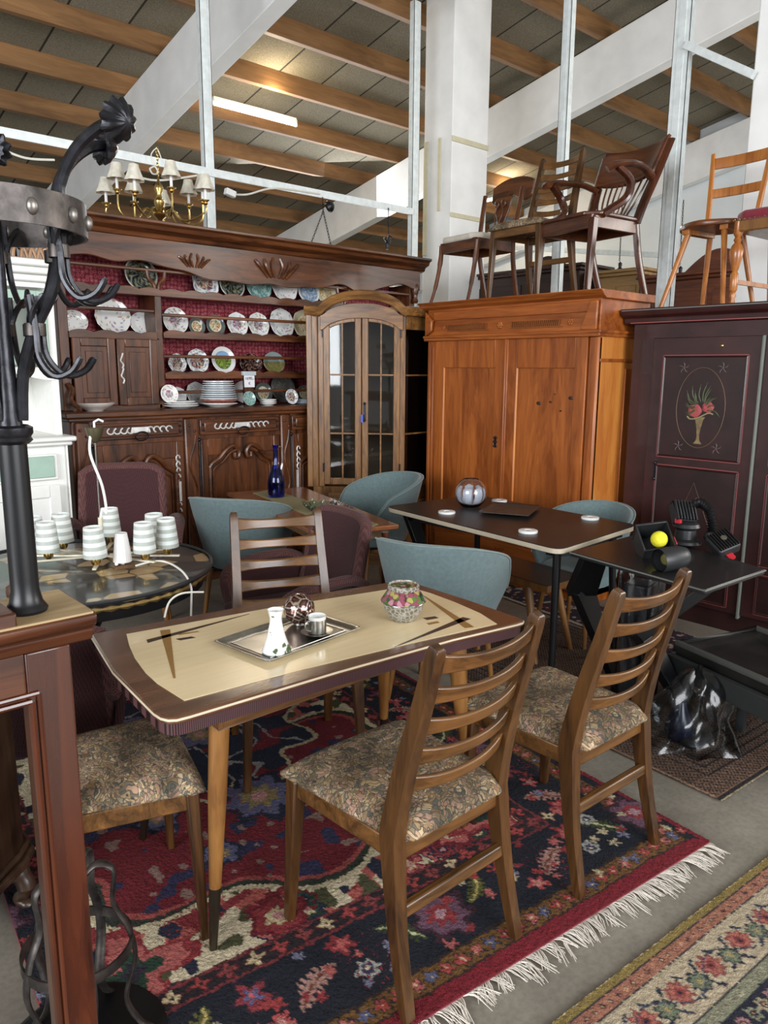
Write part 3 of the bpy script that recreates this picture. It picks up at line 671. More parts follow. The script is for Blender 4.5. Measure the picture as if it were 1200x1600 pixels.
        # scrolled moulding
        L_=a+s+.01;R_=b_-s-.01;c=(L_+R_)/2;hw=(R_-L_)/2
        mb=MB()
        for s2 in (-1,1):
            pts=[(c+s2*hw,yF-.02,.30),(c+s2*hw,yF-.02,.78),(c+s2*hw*.97,yF-.02,.825),(c+s2*hw*.72,yF-.024,.87),(c+s2*hw*.5,yF-.028,.93),(c+s2*hw*.28,yF-.03,.955),(c+s2*hw*.12,yF-.03,.92),(c+s2*hw*.14,yF-.03,.875),(c+s2*hw*.24,yF-.03,.87),(c+s2*hw*.25,yF-.03,.905)]
            if i==1:pts=[(x_,y_,z_+ (.03 if z_>.8 else 0)) for x_,y_,z_ in pts]
            mb.tube(spline(pts,6),.016,8)
            mb.tube(spline([(x_-s2*.03,y_+.004,z_-.028) for x_,y_,z_ in pts[:6]],6),.008,6)
        mb.build('scroll_moulding',MX,d)
        # raised lower panel wood
        # long escutcheon
        if i!=1:
            e=b_-.05 if i==0 else a+.05;mb=MB();mb.box(e-.018,yF-.026,.62,e+.018,yF-.02,.76)
            for q in range(4):
                for sgn in (-1,1):
                    z0=.69+sgn*(.10+.045*q);mb.tube([(e+.014*math.cos(w_),yF-.026,z0+.022*math.sin(w_)) for w_ in [k*.6 for k in range(9)]],.0055,5)
            mb.build('escutcheon',M['silver'],d)
        # hinge
        MB().tube([(a-.012,yF-.02,.62),(a-.012,yF-.02,1.03)],.009,8).sphere((a-.012,yF-.02,1.045),.014,8).sphere((a-.012,yF-.02,.61),.014,8).build('hinge',M['iron'],d)
    for a,b_ in ((bays[0][1]+.01,bays[1][0]-.02),(bays[1][1]+.01,bays[2][0]-.02),(-.0,bays[0][0]-.02)):
        mb=MB().box(a,yF-.03,.1,b_,yF+.02,1.20)
        o=mb.build('stile',MZ,t,bev=.01);c=(a+b_)/2;r_=max(.012,(b_-a)*.25)
        MB().tube(spline([(c+r_*math.sin(q*1.3),yF-.034,.2+q*.08) for q in range(12)],4),.007,6).sphere((c-.02,yF-.034,1.15),.01,8).sphere((c+.02,yF-.034,1.11),.01,8).build('carved_vine',MX,o)
    return t,zw,Z1,Z2,Z3,YF
dr,zw,Z1,Z2,Z3,YF=dresser()
# ---- plates ----
YP=5.19
def plate(px,py,dpx,kind,label,shelfz,group,name='decorative_plate',tilt=.2,shape=None,y=None,dz=0,aspect=1):
    y=y or YP;c=aty(px,py,y);rr=aty(px+dpx/2,py,y).x-aty(px-dpx/2,py,y).x
    R=rr/2*.98
    o=disc(name,VP,None,R,style(kind,hash((px,py))%1000 if False else px*7+py),depth=R*.14,shape=shape)
    ti=PI/2-tilt;o.rotation_euler=(ti,0,0);ry=R*aspect
    if aspect!=1:o.scale=(1,aspect,1)
    o.location=(c.x,y,shelfz+ry*math.cos(tilt)+.004);tag(o,label,'plate',group);return o
oct_=lambda a:1-.05*abs(math.sin(a*4))
scal=lambda a:1+.02*math.cos(a*14)
sq=lambda a:1/(abs(math.cos(a))**4+abs(math.sin(a))**4)**.25
G1='plates on the top shelf of the dresser';G2='plates on the second shelf of the dresser';G3='plates on the third shelf of the dresser';G4='china standing on the dresser worktop';G5='plates on the shelf above the small doors'
P=plate;sr=Z1+.001
P(219,426,52,'dark','large dark plate with silver rim, alone at the left of the top shelf',sr,G1)
P(319,438,44,'figures','rounded square plate with two figures, left end of the group on the top shelf',sr,G1,shape=lambda a:sq(a)*.92,aspect=1.1)
P(361,440,40,'dark','grey picture plate on the top shelf, second in the group of six',sr,G1)
P(403,447,40,'green','green patterned plate on the top shelf',sr,G1)
P(443,447,42,'sprig','white plate with small central motif on the top shelf, right of the green one',sr,G1,shape=oct_)
P(481,452,34,'blue','blue and white plate on the top shelf',sr,G1)
P(509,455,32,'basket','cream plate at the right end of the top shelf row',sr,G1)
P(273,496,40,'floral','white plate with pink flowers and green rim, first on the second shelf',Z2,G2,scal if False else 'decorative_plate')
P(307,508,26,'pewterfloral','small pewter rimmed flower plate on the second shelf, next to the tall white one',Z2,G2)
P(336,506,30,'pewterfloral','pewter rimmed plate with orange flowers on the second shelf',Z2,G2)
P(370,507,34,'floral','white octagonal plate with purple bouquet, left one of the pair on the second shelf',Z2,G2,shape=oct_)
P(403,508,34,'floral','white octagonal plate with pink bouquet, right one of the pair on the second shelf',Z2,G2,shape=oct_)
P(439,503,40,'sprig','grey white octagonal plate with brown motif on the second shelf',Z2,G2,shape=oct_)
P(474,503,38,'basket','cream plate with basket picture at the right end of the second shelf',Z2,G2,shape=oct_)
P(276,562,30,'figures','picture plate with people, leftmost on the third shelf',Z3,G3,shape=oct_)
P(308,563,36,'figures','picture plate with people, second from left on the third shelf',Z3,G3,shape=oct_)
P(348,562,38,'scene','white rimmed plate with green landscape picture on the third shelf',Z3,G3)
P(391,567,36,'brown','dark brown spotted plate on the third shelf',Z3,G3,aspect=.75)
P(427,566,34,'landscape','plate with painted autumn landscape on the third shelf',Z3,G3,aspect=.85)
Zl=1.763
P(114,497,46,'sprig','white plate with green sprigs, leftmost above the small doors',Zl,G5,aspect=.8)
P(175,493,58,'sprig','large white scalloped plate in the middle above the small doors',Zl,G5,shape=scal,aspect=.95)
P(223,501,44,'sprig','white plate with flower edge, rightmost above the small doors',Zl,G5,aspect=.8)
zt_=zw+.001
P(277,610,28,'white','plain white octagonal plate leaning behind the small flower plate on the worktop',zt_,G4,shape=oct_,y=5.22)
P(306,612,34,'sprig','greyish plate leaning at the back left of the plate stack',zt_,G4,shape=oct_,y=5.24)
P(379,612,32,'white','white octagonal plate leaning behind the price card',zt_,G4,shape=oct_,y=5.24)
P(411,612,28,'pewterfloral','dark pewter plate with cream centre leaning at the back of the worktop',zt_,G4,y=5.24)
P(441,612,38,'wood','large dark grey embossed plate leaning on the worktop',zt_,G4,y=5.24)
P(474,610,22,'pewterfloral','small dark rimmed plate at the right end of the worktop',zt_,G4,y=5.22)
P(264,614,28,'floral','small white plate with flower centre standing on the lace-edged plates',zt_+.03,G4,y=4.99)
P(389,622,20,'green','tiny round dish with green leaf pattern at the front of the worktop',zt_,G4,y=4.93,shape=None)
P(455,619,20,'figures','tiny round dish with brown figure pattern at the front of the worktop',zt_,G4,y=4.95)
def stack(px,y,layers,label0,group):
    c=aty(px,628,y);z=zw+.001
    for i,(r,h,mt,nm,lb) in enumerate(layers):
        o=MB().lathe([(r*.55,0),(r*.6,h*.15),(r,h*.8),(r,h),(r*.58,h*.35),(0,h*.3)],32,wob=(lambda a,z_:1+.02*math.cos(a*16)) if 'lace' in lb else None).build(nm,mt)
        o.location=(c.x,y,z);tag(o,lb,'plate' if nm=='plate' else 'bowl',group);z+=h*.55+.002
pk=plain('pinkish_china',(.60,.42,.38),.2,coat=.4);bl=plain('bluish_china',(.55,.62,.68),.2,coat=.4);wh=M['porcelain'];rdk=plain('terracotta_pattern',(.34,.13,.10),.35,coat=.3,noise=.4,nscale=60)
sl=lambda k:'plate %s in the tall pile in the middle of the dresser worktop'%k
stack(342,4.99,[(.135,.03,wh,'plate','white plate at the very bottom of the tall pile on the worktop'),(.14,.04,rdk,'bowl','reddish patterned bowl near the bottom of the tall plate pile')]+
 [(.135-.003*i,.024,bl if i%2 else wh,'plate','one of the white and bluish plates in the tall pile on the worktop') for i in range(9)],'','plates piled on the worktop')
stack(283,4.97,[(.12,.022,wh,'plate','lace-edged white plate under two others left of the tall pile'),(.115,.022,wh,'plate','middle plate of the lace-edged set left of the tall pile'),(.10,.022,wh,'plate','top plate of the lace-edged set left of the tall pile')],'','lace-edged plates')
stack(419,4.98,[(.065,.02,wh,'plate','small white plate in the low pile between the tiny round dishes')]*3,'','small white plates in the low pile')
stack(474,5.0,[(.075,.016,bl,'plate','grey blue saucer in the pile at the right end of the worktop')]*3,'','grey saucers at the worktop end')
c=aty(147,630,4.97)
o=MB().lathe([(.055,0),(.06,.008),(.10,.025),(.128,.045),(.132,.055),(.125,.055),(.09,.03),(0,.022)],40,wob=lambda a,z:1+.012*math.cos(a*20)).build('scalloped_dish',plain('pink_edged_china',(.68,.60,.55),.2,coat=.5));o.location=(c.x,4.97,zw+.001);tag(o,'shallow white and pink dish standing on the worktop under the small doors','dish')
# price card on a little box
c=aty(388,592,5.0);t=thing('price_card','white price card clipped on a small box lid in front of the third shelf','price card',(c.x,4.985,1.47))
t.location=(c.x,4.985,1.405)
MB().box(-.045,0,.0,.045,.002,.10).build('card',plain('card_paper',(.85,.86,.88),.6),t)
MB().box(-.056,-.01,.088,.056,.03,.118).build('box_lid',plain('frosted_plastic',(.5,.55,.58),.3),t,bev=.003)
MB().box(-.04,.005,-.138,.04,.03,.09).build('stand',M['walnut'],t)
def text(s,pos,size,mat,parent=None,rot=(PI/2,0,0),name='lettering',ext=.0005,align='CENTER'):
    cu=bpy.data.curves.new(name,'FONT');cu.body=s;cu.size=size;cu.align_x=align;cu.extrude=ext;o=bpy.data.objects.new(name,cu);C.objects.link(o);cu.materials.append(mat);bpy.context.view_layer.update();me=bpy.data.meshes.new_from_object(o);bpy.data.objects.remove(o);o=bpy.data.objects.new(name,me);C.objects.link(o);o.location=pos;o.rotation_euler=rot
    if parent is not None:o.parent=parent
    return o
ink=plain('ink',(.02,.02,.05),.6)
text('1690,-',(0,-.0015,.055),.032,ink,t);text('€',(0,-.0015,.018),.03,ink,t)
# ================= corner display cabinet =================
def corner_cabinet():
    p0=Vector((3.563,4.737,0));p1=Vector((4.007,4.293,0));d=(p1-p0);Wd=d.length
    ang=math.atan2(d.y,d.x);t=thing('corner_cabinet','oak corner display cabinet with arched cornice and glazed doors','cabinet',p0,ang)
    OZ,OX=M['oak'],M['oakx'];zs=1.952;H0=.63
    def loc(x,y):
        v=Vector((x,y,0))-p0;return (v.x*math.cos(ang)+v.y*math.sin(ang),-v.x*math.sin(ang)+v.y*math.cos(ang))
    # carcass behind: back walls
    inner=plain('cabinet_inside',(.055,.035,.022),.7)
    cantL=loc(3.49,4.79);cantR=loc(4.36,4.31);bk=[loc(4.56,4.33),loc(4.56,4.80)];bi=[loc(4.55,4.34),loc(4.55,4.79)]
    MB().prism([(0,0),(Wd,0),cantR]+bk+[cantL],.09,(0,0,0)).build('plinth',OX,t,bev=.006)
    MB().prism([(0.01,.01),(Wd-.01,.01),(cantR[0]-.01,cantR[1]+.01)]+bi+[(cantL[0]+.02,cantL[1]+.0)],H0-.09,(0,0,.09)).build('lower_carcass',OZ,t,bev=.004)
    MB().box(.05,-.012,.14,Wd-.05,.012,H0-.05).box(.09,-.018,.18,Wd-.09,0,H0-.09).build('lower_door',OX,t,bev=.006)
    q=Vector((cantR[0]-Wd,cantR[1],0)).normalized()
    MB().bar((Wd+q.x*.05,q.y*.05-.004,.33),(Wd+q.x*.27,q.y*.27-.004,.33),.02,.36).build('side_panel',OZ,t,bev=.006)
    # inner back panels
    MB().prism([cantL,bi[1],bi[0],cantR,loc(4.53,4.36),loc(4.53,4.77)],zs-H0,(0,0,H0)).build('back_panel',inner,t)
    # posts
    for x,y in ((0,0),(Wd,0),cantR,cantL):
        MB().box(x-.022,y-.012,H0,x+.022,y+.03,zs+.02).build('corner_post',OZ,t,bev=.005)
    MB().prism([(0,0),(Wd,0),cantR]+bk+[cantL],.03,(0,0,zs+.02)).build('top_board',OX,t)
    # arch front top
    def archz(x,base,h):
        u=(x/Wd-.5)*2;return base+h*max(0,(1-abs(u)**2.4))-.012*math.exp(-((abs(u)-.93)/.08)**2)
    n=40
    pts=[(Wd*i/n,archz(Wd*i/n,zs-.005,.085)) for i in range(n+1)]
    low=[(Wd*i/n,archz(Wd*i/n,zs-.115,.085)) for i in range(n,-1,-1)]
    MB().prism(pts+low,.035,(0,-.002,0),(1,0,0),(0,0,1)).build('arched_frieze',OX,t,bev=.003)
    def cor(off,hh,out):
        path=[(cantL[0]-.03,cantL[1]+.0,zs+off),(-.03,-.03,zs+off)]+[(-.02+(Wd+.04)*i/n,-.035,archz(Wd*i/n,zs+off,.115)) for i in range(n+1)]+[(Wd+.03,-.03,zs+off),(cantR[0]+.0,cantR[1]-.04,zs+off)]
        return path
    mb=MB();mb.tube(cor(.035,.03,0),.026,8,up=(0,0,1));mb.tube(cor(.005,.03,0),.017,8,up=(0,0,1)).build('cornice',OX,t)
    # doors : two, with arched tops, muntins, glass
    zt0=zs-.085
    for k in (0,1):
        a=.02 if k==0 else Wd/2+.003;b_=Wd/2-.003 if k==0 else Wd-.02;s=.048
        d_=MB().box(a,-.02,H0+.02,a+s,.005,archz(a+s*.5,zt0,.085)).box(b_-s,-.02,H0+.02,b_,.005,archz(b_-s*.5,zt0,.085)).box(a+s,-.02,H0+.02,b_-s,.005,H0+.07)
        pp=[(a+s+(b_-a-2*s)*i/12,archz(a+s+(b_-a-2*s)*i/12,zt0,.085)) for i in range(13)];ll=[(x,z-.055-.0) for x,z in pp[::-1]]
        d_.prism(pp+ll,.025,(0,.005,0),(1,0,0),(0,0,1))
        door=d_.build('glazed_door',OZ,t,bev=.004)
        mx=(a+b_)/2
        MB().box(mx-.006,-.016,H0+.07,mx+.006,-.004,archz(mx,zt0,.085)-.05).build('glazing_bar',OX,door,bev=.002)
        for zz in (1.05,1.50):MB().box(a+s,-.016,zz-.005,b_-s,-.004,zz+.007).build('glazing_bar',OX,door,bev=.002)
        MB().prism([(a+s,H0+.07),(b_-s,H0+.07)]+[(x,z-.05) for x,z in pp[::-1]],.003,(0,-.004,0),(1,0,0),(0,0,1)).build('glass_pane',M['pane'],door,smooth=False)
        if k==1:
            MB().box(a+.012,-.026,1.16,a+.030,-.02,1.28).sphere((a+.021,-.028,1.285),.010,8).sphere((a+.021,-.028,1.155),.010,8).build('key_plate',M['iron'],door)
            MB().tube([(a+.02,-.03,1.21),(a+.02,-.045,1.21)],.004,6).box(a-.005,-.05,1.14,a+.012,-.044,1.20).build('key_tag',plain('blue_tag',(.05,.08,.5),.4),door)
        for zz in (.75,1.78):MB().tube([((a-.004) if k==0 else b_+.004,-.022,zz),((a-.004) if k==0 else b_+.004,-.022,zz+.07)],.006,8).build('hinge',M['iron'],door)
    # right canted side glass with bars
    A_=Vector((Wd+.02,.01,0));B_=Vector((cantR[0]-.02,cantR[1]-.01,0))
    dd=(B_-A_);nn=Vector((dd.y,-dd.x,0)).normalized()
    MB().bar(A_+Vector((0,0,H0+.02)),B_+Vector((0,0,H0+.02)),.02,.05).bar(A_+Vector((0,0,zs-.05)),B_+Vector((0,0,zs-.05)),.02,.12).split('side_frame',OX,t,bev=.003)
    for zz in (1.05,1.50):MB().bar(A_+Vector((0,0,zz)),B_+Vector((0,0,zz)),.012,.012).build('glazing_bar',OX,t)
    MB().add([A_+Vector((0,0,H0)),B_+Vector((0,0,H0)),B_+Vector((0,0,zs)),A_+Vector((0,0,zs))],[(0,1,2,3)]).build('side_glass',M['pane'],t,smooth=False,solid=.003)
    A_=Vector((-.02,.02,0));B_=Vector((cantL[0],cantL[1],0))
    MB().bar(A_+Vector((0,0,(H0+zs)/2)),B_+Vector((0,0,(H0+zs)/2)),.02,zs-H0).build('side_panel',OZ,t)
    # inside shelves
    for zz in (1.05,1.50):
        MB().prism([(0.02,.03),(Wd-.02,.03),loc(4.35,4.33),loc(4.53,4.36),loc(4.53,4.77),loc(3.55,4.77)],.012,(0,0,zz-.01)).build('inner_shelf',M['pane'] if False else M['oakx'],t)
corner_cabinet()
# ================= pine wardrobe =================
def facing_left(name,label,cat,x,yL):   # local x -> -y (left to right), local y -> +x (depth)
    return thing(name,label,cat,(x,yL,0),-PI/2)
def framed_door(t,mz,mx,x0,x1,z0,z1,panels,s=.09,th=.022,y=0,name='door',inset=None,mm=None):
    d=MB().box(x0,y-th,z0,x0+s,y,z1).box(x1-s,y-th,z0,x1,y,z1)
    zs=[z0]+[p for pr in panels for p in pr]+[z1]
    for i in range(0,len(zs),2):d.box(x0+s,y-th,zs[i],x1-s,y,zs[i+1])
    o=d.build(name,mz,t,bev=.003)
    for a,b in panels:
        MB().box(x0+s-.01,y-.008,a-.01,x1-s+.01,y-.002,b+.01).build('door_panel',inset or mz,o)
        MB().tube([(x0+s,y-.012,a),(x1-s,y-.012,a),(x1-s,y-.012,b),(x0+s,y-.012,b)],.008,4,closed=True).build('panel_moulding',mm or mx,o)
    return o
def pine_wardrobe():
    X=4.2;yL=4.20;yR=2.70;W=yL-yR;D=.56
    t=facing_left('wardrobe','large orange pine wardrobe with two plain panelled doors and carved frieze','wardrobe',X,yL)
    PZ,PX=M['pine'],M['pinex'];lt=wood('pine_lit','#b4652a','#d68f42','z',.8,.38,.2)  # brighter pine puts side light and moulding highlights into the colour
    MB().box(.0,.02,.0,W,D,.10).build('plinth',PX,t,bev=.004)
    MB().box(.0,.02,.10,.022,D,1.75).box(.0,D-.02,.10,W,D,1.75).box(.0,.02,.10,W,D,.13).build('carcass',PZ,t)
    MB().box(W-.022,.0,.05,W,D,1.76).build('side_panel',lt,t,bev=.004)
    # side panel stepped battens at the right side
    MB().box(W,.30,.10,W+.012,.56,1.56).box(W,.0,1.60,W+.012,.56,1.62).build('side_batten',PZ,t,bev=.003)
    ym=W*(790-667)/(940-667)
    ym=yL-atx(792,600,X).y
    # outer posts
    MB().box(.0,-.015,.10,.09,.03,1.76).box(.025,-.025,.10,.035,-.01,1.72).box(.05,-.022,.10,.065,-.01,1.72).build('corner_post',PZ,t,bev=.003)
    xr0=yL-atx(938,600,X).y
    MB().box(W-.075,-.012,.10,W,.03,1.76).build('corner_post',PZ,t,bev=.012)
    a,b=.09,ym-.01
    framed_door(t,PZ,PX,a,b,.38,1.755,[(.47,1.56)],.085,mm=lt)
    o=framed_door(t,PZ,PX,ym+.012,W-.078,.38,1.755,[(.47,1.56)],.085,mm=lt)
    kn=plain('pine_knot',(.05,.018,.008),.4,noise=.3)
    for (px,py,r) in ((843,630,.016),(861,628,.010),(893,622,.015),(877,642,.008),(868,616,.006)):
        c=atx(px,py,X);MB().lathe([(0,0),(r,0),(r*.9,.0015),(0,.002)],14,(yL-c.y,-.0085,c.z),axis=(0,-1,0),wob=lambda a,z:1+.25*math.cos(2*a)).build('pine_knot',kn,o)
    MB().box(ym-.022,-.03,.38,ym+.022,.0,1.755).box(ym-.008,-.036,.38,ym+.008,-.02,1.755).build('centre_strip',PZ,t,bev=.004)
    c=atx(777,690,X);mb=MB();cx=yL-c.y
    mb.box(cx-.008,-.027,c.z-.04,cx+.008,-.022,c.z+.04)
    for s in (-1,1):
        for zz in (-.03,0,.03):mb.sphere((cx+s*.012,-.025,c.z+zz),.008,6)
    mb.sphere((cx,-.03,c.z),.008,8).build('key_plate',M['iron'],t)
    # frieze and drawer base
    MB().box(-.02,-.045,1.755,W+.02,D,1.785).box(-.02,-.055,1.775,W+.03,D,1.795).build('frieze_moulding',PX,t,bev=.005)
    MB().box(0,-.02,1.79,W+.005,D,1.99).build('frieze',PX,t,bev=.003)
    MB().box(.07,-.035,1.905,W-.06,-.015,1.97).prism([(0,1.79),(.07,1.83),(.07,1.905),(.0,1.97)],.02,(0,-.035,0),(1,0,0),(0,0,1)).build('frieze_panel',PX,t,bev=.006)
    MB().prism([(W-.12,1.795),(W+.0,1.795),(W+.0,1.97),(W-.05,1.97)],.02,(0,-.036,0),(1,0,0),(0,0,1)).build('mitre_block',PX,t,bev=.006)
    mb=MB()
    for a,b in ((.22,.60),(.82,1.22)):
        n=26
        for i in range(n):
            x=a+(b-a)*i/n;mb.bar((x,-.03,1.832),(x+.006,-.03,1.868),.009,.012)
    mb.box(.21,-.03,1.822,.61,-.019,1.827).box(.81,-.03,1.822,1.23,-.019,1.827)
    car=MB()
    for x,r in ((.17,.018),(.71,.026),(1.29,.024)):
        for k in range(6):
            w_=k*PI/3;car.sphere((x+r*.6*math.cos(w_),-.021,1.85+r*.6*math.sin(w_)),r*.42,8)
        car.sphere((x,-.024,1.85),r*.35,8)
    mb.build('carved_frieze_band',wood('pine_dark','#5f2f12','#8d5226','x',1),t);car.build('carved_rosette',PX,t)
    MB().prism([(-.02,1.985),(-.035,1.995),(-.05,2.00),(-.055,2.012),(-.075,2.025),(-.08,2.035),(D,2.035),(D,1.985)],W+.10,(-.06,0,0),(0,1,0),(0,0,1)).build('cornice',PX,t,bev=.003)
    MB().prism([(.0,1.985),(.015,1.995),(.03,2.0),(.035,2.012),(.055,2.025),(.06,2.035),(.0,2.035)],D,(W,0,0),(1,0,0),(0,0,1)).build('cornice_return',wood('pine_pale','#a8692e','#c98c48','x',.8),t) if False else None
    # base drawer
    d=MB().box(.09,-.02,.13,W-.08,.01,.34).build('base_drawer',PX,t,bev=.004)
    MB().box(.12,-.03,.16,W-.11,-.018,.31).build('drawer_front',PX,d,bev=.004)
    MB().box(.0,-.03,.34,W,.0,.37).box(.0,-.03,.09,W,.0,.125).build('base_moulding',PX,t,bev=.005)
    mb=MB();cc=W*.5
    for dx in (-.03,0,.03):
        mb.bar((cc+dx-.04,-.034,.19),(cc+dx+.04,-.034,.28),.006,.006).bar((cc+dx-.04,-.034,.28),(cc+dx+.04,-.034,.19),.006,.006)
    mb.build('carved_lattice',PX,d)
pine_wardrobe()
# ================= painted dark red wardrobe =================
def red_wardrobe():
    X=4.45;yL=2.62;W=1.32;D=.55
    t=facing_left('painted_wardrobe','dark red painted wardrobe with flower vase painting on the door panel','wardrobe',X,yL)
    MR=plain('dark_red_paint',(.036,.0105,.010),.38,coat=.15,noise=.35,nscale=6)
    MR2=plain('dark_red_panel',(.024,.0075,.007),.4,coat=.1,noise=.35,nscale=8)
    pk=plain('pink_line',(.30,.075,.07),.5);gy=plain('grey_green_line',(.16,.17,.15),.5)
    MB().box(.0,.0,.0,W,D,1.85).build('carcass',MR,t,bev=.004)
    MB().prism([(0,1.83),(-.02,1.84),(-.025,1.87),(-.06,1.885),(-.075,1.915),(-.075,1.925),(D,1.925),(D,1.83)],W+.10,(-.06,0,0),(0,1,0),(0,0,1)).build('cornice',MR,t,bev=.004)
    MB().box(-.05,-.078,1.912,W+.02,-.072,1.917).build('grey_cornice_line',gy,t);MB().box(-.012,-.028,1.838,W+.01,-.018,1.843).build('pink_cornice_line',pk,t)
    g=lambda px,py:(lambda c:(yL-c.y,c.z))(atx(px,py,X-.02))
    xa=g(1022,520)[0];xb=g(1193,560)[0]-.012
    d=MB().box(xa,-.02,.12,xb,0,1.745).build('door',MR,t,bev=.004)
    d2=MB().box(xb+.018,-.02,.12,xb+.018+(xb-xa),0,1.745).build('door',MR,t,bev=.004)
    MB().box(xb+.0,-.034,.10,xb+.016,-.0,1.745).build('centre_strip',gy,t,bev=.004)
    u0,u1=xa+.085,xb-.075
    for door,off in ((d,0),(d2,xb-xa+.018)):
        for z0,z1 in ((1.03,1.63),(.45,.96),(.16,.38)):
            MB().box(u0+off,-.024,z0,u1+off,-.019,z1).build('door_panel',MR2,door)
            MB().tube([(u0+off,-.022,z0),(u1+off,-.022,z0),(u1+off,-.022,z1),(u0+off,-.022,z1)],.009,4,closed=True).build('panel_moulding',MR,door)
            q=.012
            for k in (0,):
                mb=MB();a,b,c,e=u0+off-q,u1+off+q,z0-q,z1+q
                mb.box(a,-.0215,c,a+.004,-.0205,e).box(b-.004,-.0215,c,b,-.0205,e).box(a,-.0215,c,b,-.0205,c+.004).box(a,-.0215,e-.004,b,-.0205,e);mb.build('pink_line',pk,door)
    # painted motif : thin paint relief on the upper panel
    cx=(u0+u1)/2;cz=1.33;y=-.0262
    S_=Matrix.Translation((cx,0,cz))@Matrix.Diagonal((1.26,1,1.16,1))@Matrix.Translation((-cx,0,-cz))
    def MS_():
        m=MB();m.m=S_;return m
    thin=plain('painted_oval_line',(.17,.10,.05),.5)
    MS_().tube([(cx+.118*math.cos(a),y+.001,cz+.205*math.sin(a)) for a in [2*PI*i/48 for i in range(48)]],.0014,4,closed=True).build('painted_oval',thin,d)
    vs=plain('painted_vase',(.20,.14,.06),.5,noise=.4,nscale=50)
    P_=[(-.022,0),(-.014,.01),(-.008,.02),(-.006,.04),(-.010,.08),(-.018,.12),(-.028,.135),(.028,.14),(.018,.12),(.010,.08),(.006,.04),(.008,.02),(.014,.01),(.022,0)]
    MS_().prism([(cx+a,1.145+b) for a,b in P_],-.001,(0,y+.002,0),(1,0,0),(0,0,1)).build('painted_vase',vs,d)
    MS_().tube(spline([(cx-.06,y,1.285),(cx-.045,y,1.272),(cx-.01,y,1.278),(cx+.04,y,1.305),(cx+.065,y,1.30)],5),.004,5).build('painted_scroll',plain('painted_scroll',(.27,.24,.12),.5),d)
    rose=plain('painted_rose',(.35,.05,.055),.5);rl=plain('painted_rose_light',(.50,.14,.13),.5)
    for a,b,r in ((-.025,1.315,.034),(.038,1.335,.028)):
        MS_().lathe([(0,.0015),(r*.7,.0015),(r,0)],16,(cx+a,y+.002,b),axis=(0,-1,0),wob=lambda w_,z:1+.07*math.cos(5*w_)).build('painted_rose',rose,d)
        mb=MS_()
        for q in (.3,.55,.8):mb.tube([(cx+a+r*q*math.cos(w_+q*5),y-.0,b+r*q*math.sin(w_+q*5)) for w_ in [k*.4 for k in range(12)]],.0012,4)
        mb.build('painted_petals',rl,d)
    lf=plain('painted_leaves',(.07,.085,.04),.6);mb=MS_();rd=random.Random(3)
    for k in range(22):
        w_=rd.uniform(-.4,PI+.4);r0=.03;r1=rd.uniform(.06,.105);c=Vector((cx+.005,y,1.33));mb.tube(spline([c+Vector((r0*math.cos(w_),0,r0*math.sin(w_))),c+Vector((r1*.7*math.cos(w_+.15),0,r1*.75*math.sin(w_+.15))),c+Vector((r1*math.cos(w_),0,r1*1.3*math.sin(w_)))],4),[.001]+[.003]*6+[.001]*2,4)
    mb.build('painted_leaves',lf,d)
    cf=plain('painted_corner_sprig',(.15,.105,.10),.6)
    mb=MB()
    for sx,sz in ((-1,1),(1,1),(-1,-1),(1,-1)):
        c=Vector((cx+sx*(.118),y+.001,cz+sz*.235))
        for w_ in (0.3,1.5,2.6,3.9,5.2):mb.tube([c,c+Vector((.022*math.cos(w_),0,.022*math.sin(w_))),c+Vector((.034*math.cos(w_+.25),0,.034*math.sin(w_+.25)))],[.001,.0028,.0008],4)
    mb.build('painted_corner_sprigs',cf,d)
    MB().tube([(cx-.10,y,.60),(cx,y,.88),(cx+.12,y,.60)],.0012,4).build('painted_lozenge',thin,d)
    c=g(1022,735);MB().box(c[0]+.0,-.026,c[1]-.05,c[0]+.016,-.02,c[1]+.05).sphere((c[0]+.008,-.028,c[1]+.05),.012,8).sphere((c[0]+.008,-.028,c[1]-.05),.012,8).build('key_plate',M['iron'],d)
    c=g(1128,540);MB().lathe([(0,.003),(.008,.002),(.010,0)],10,(c[0],-.0215,c[1]),axis=(0,-1,0)).build('key_flap',M['brass'],d)
red_wardrobe()
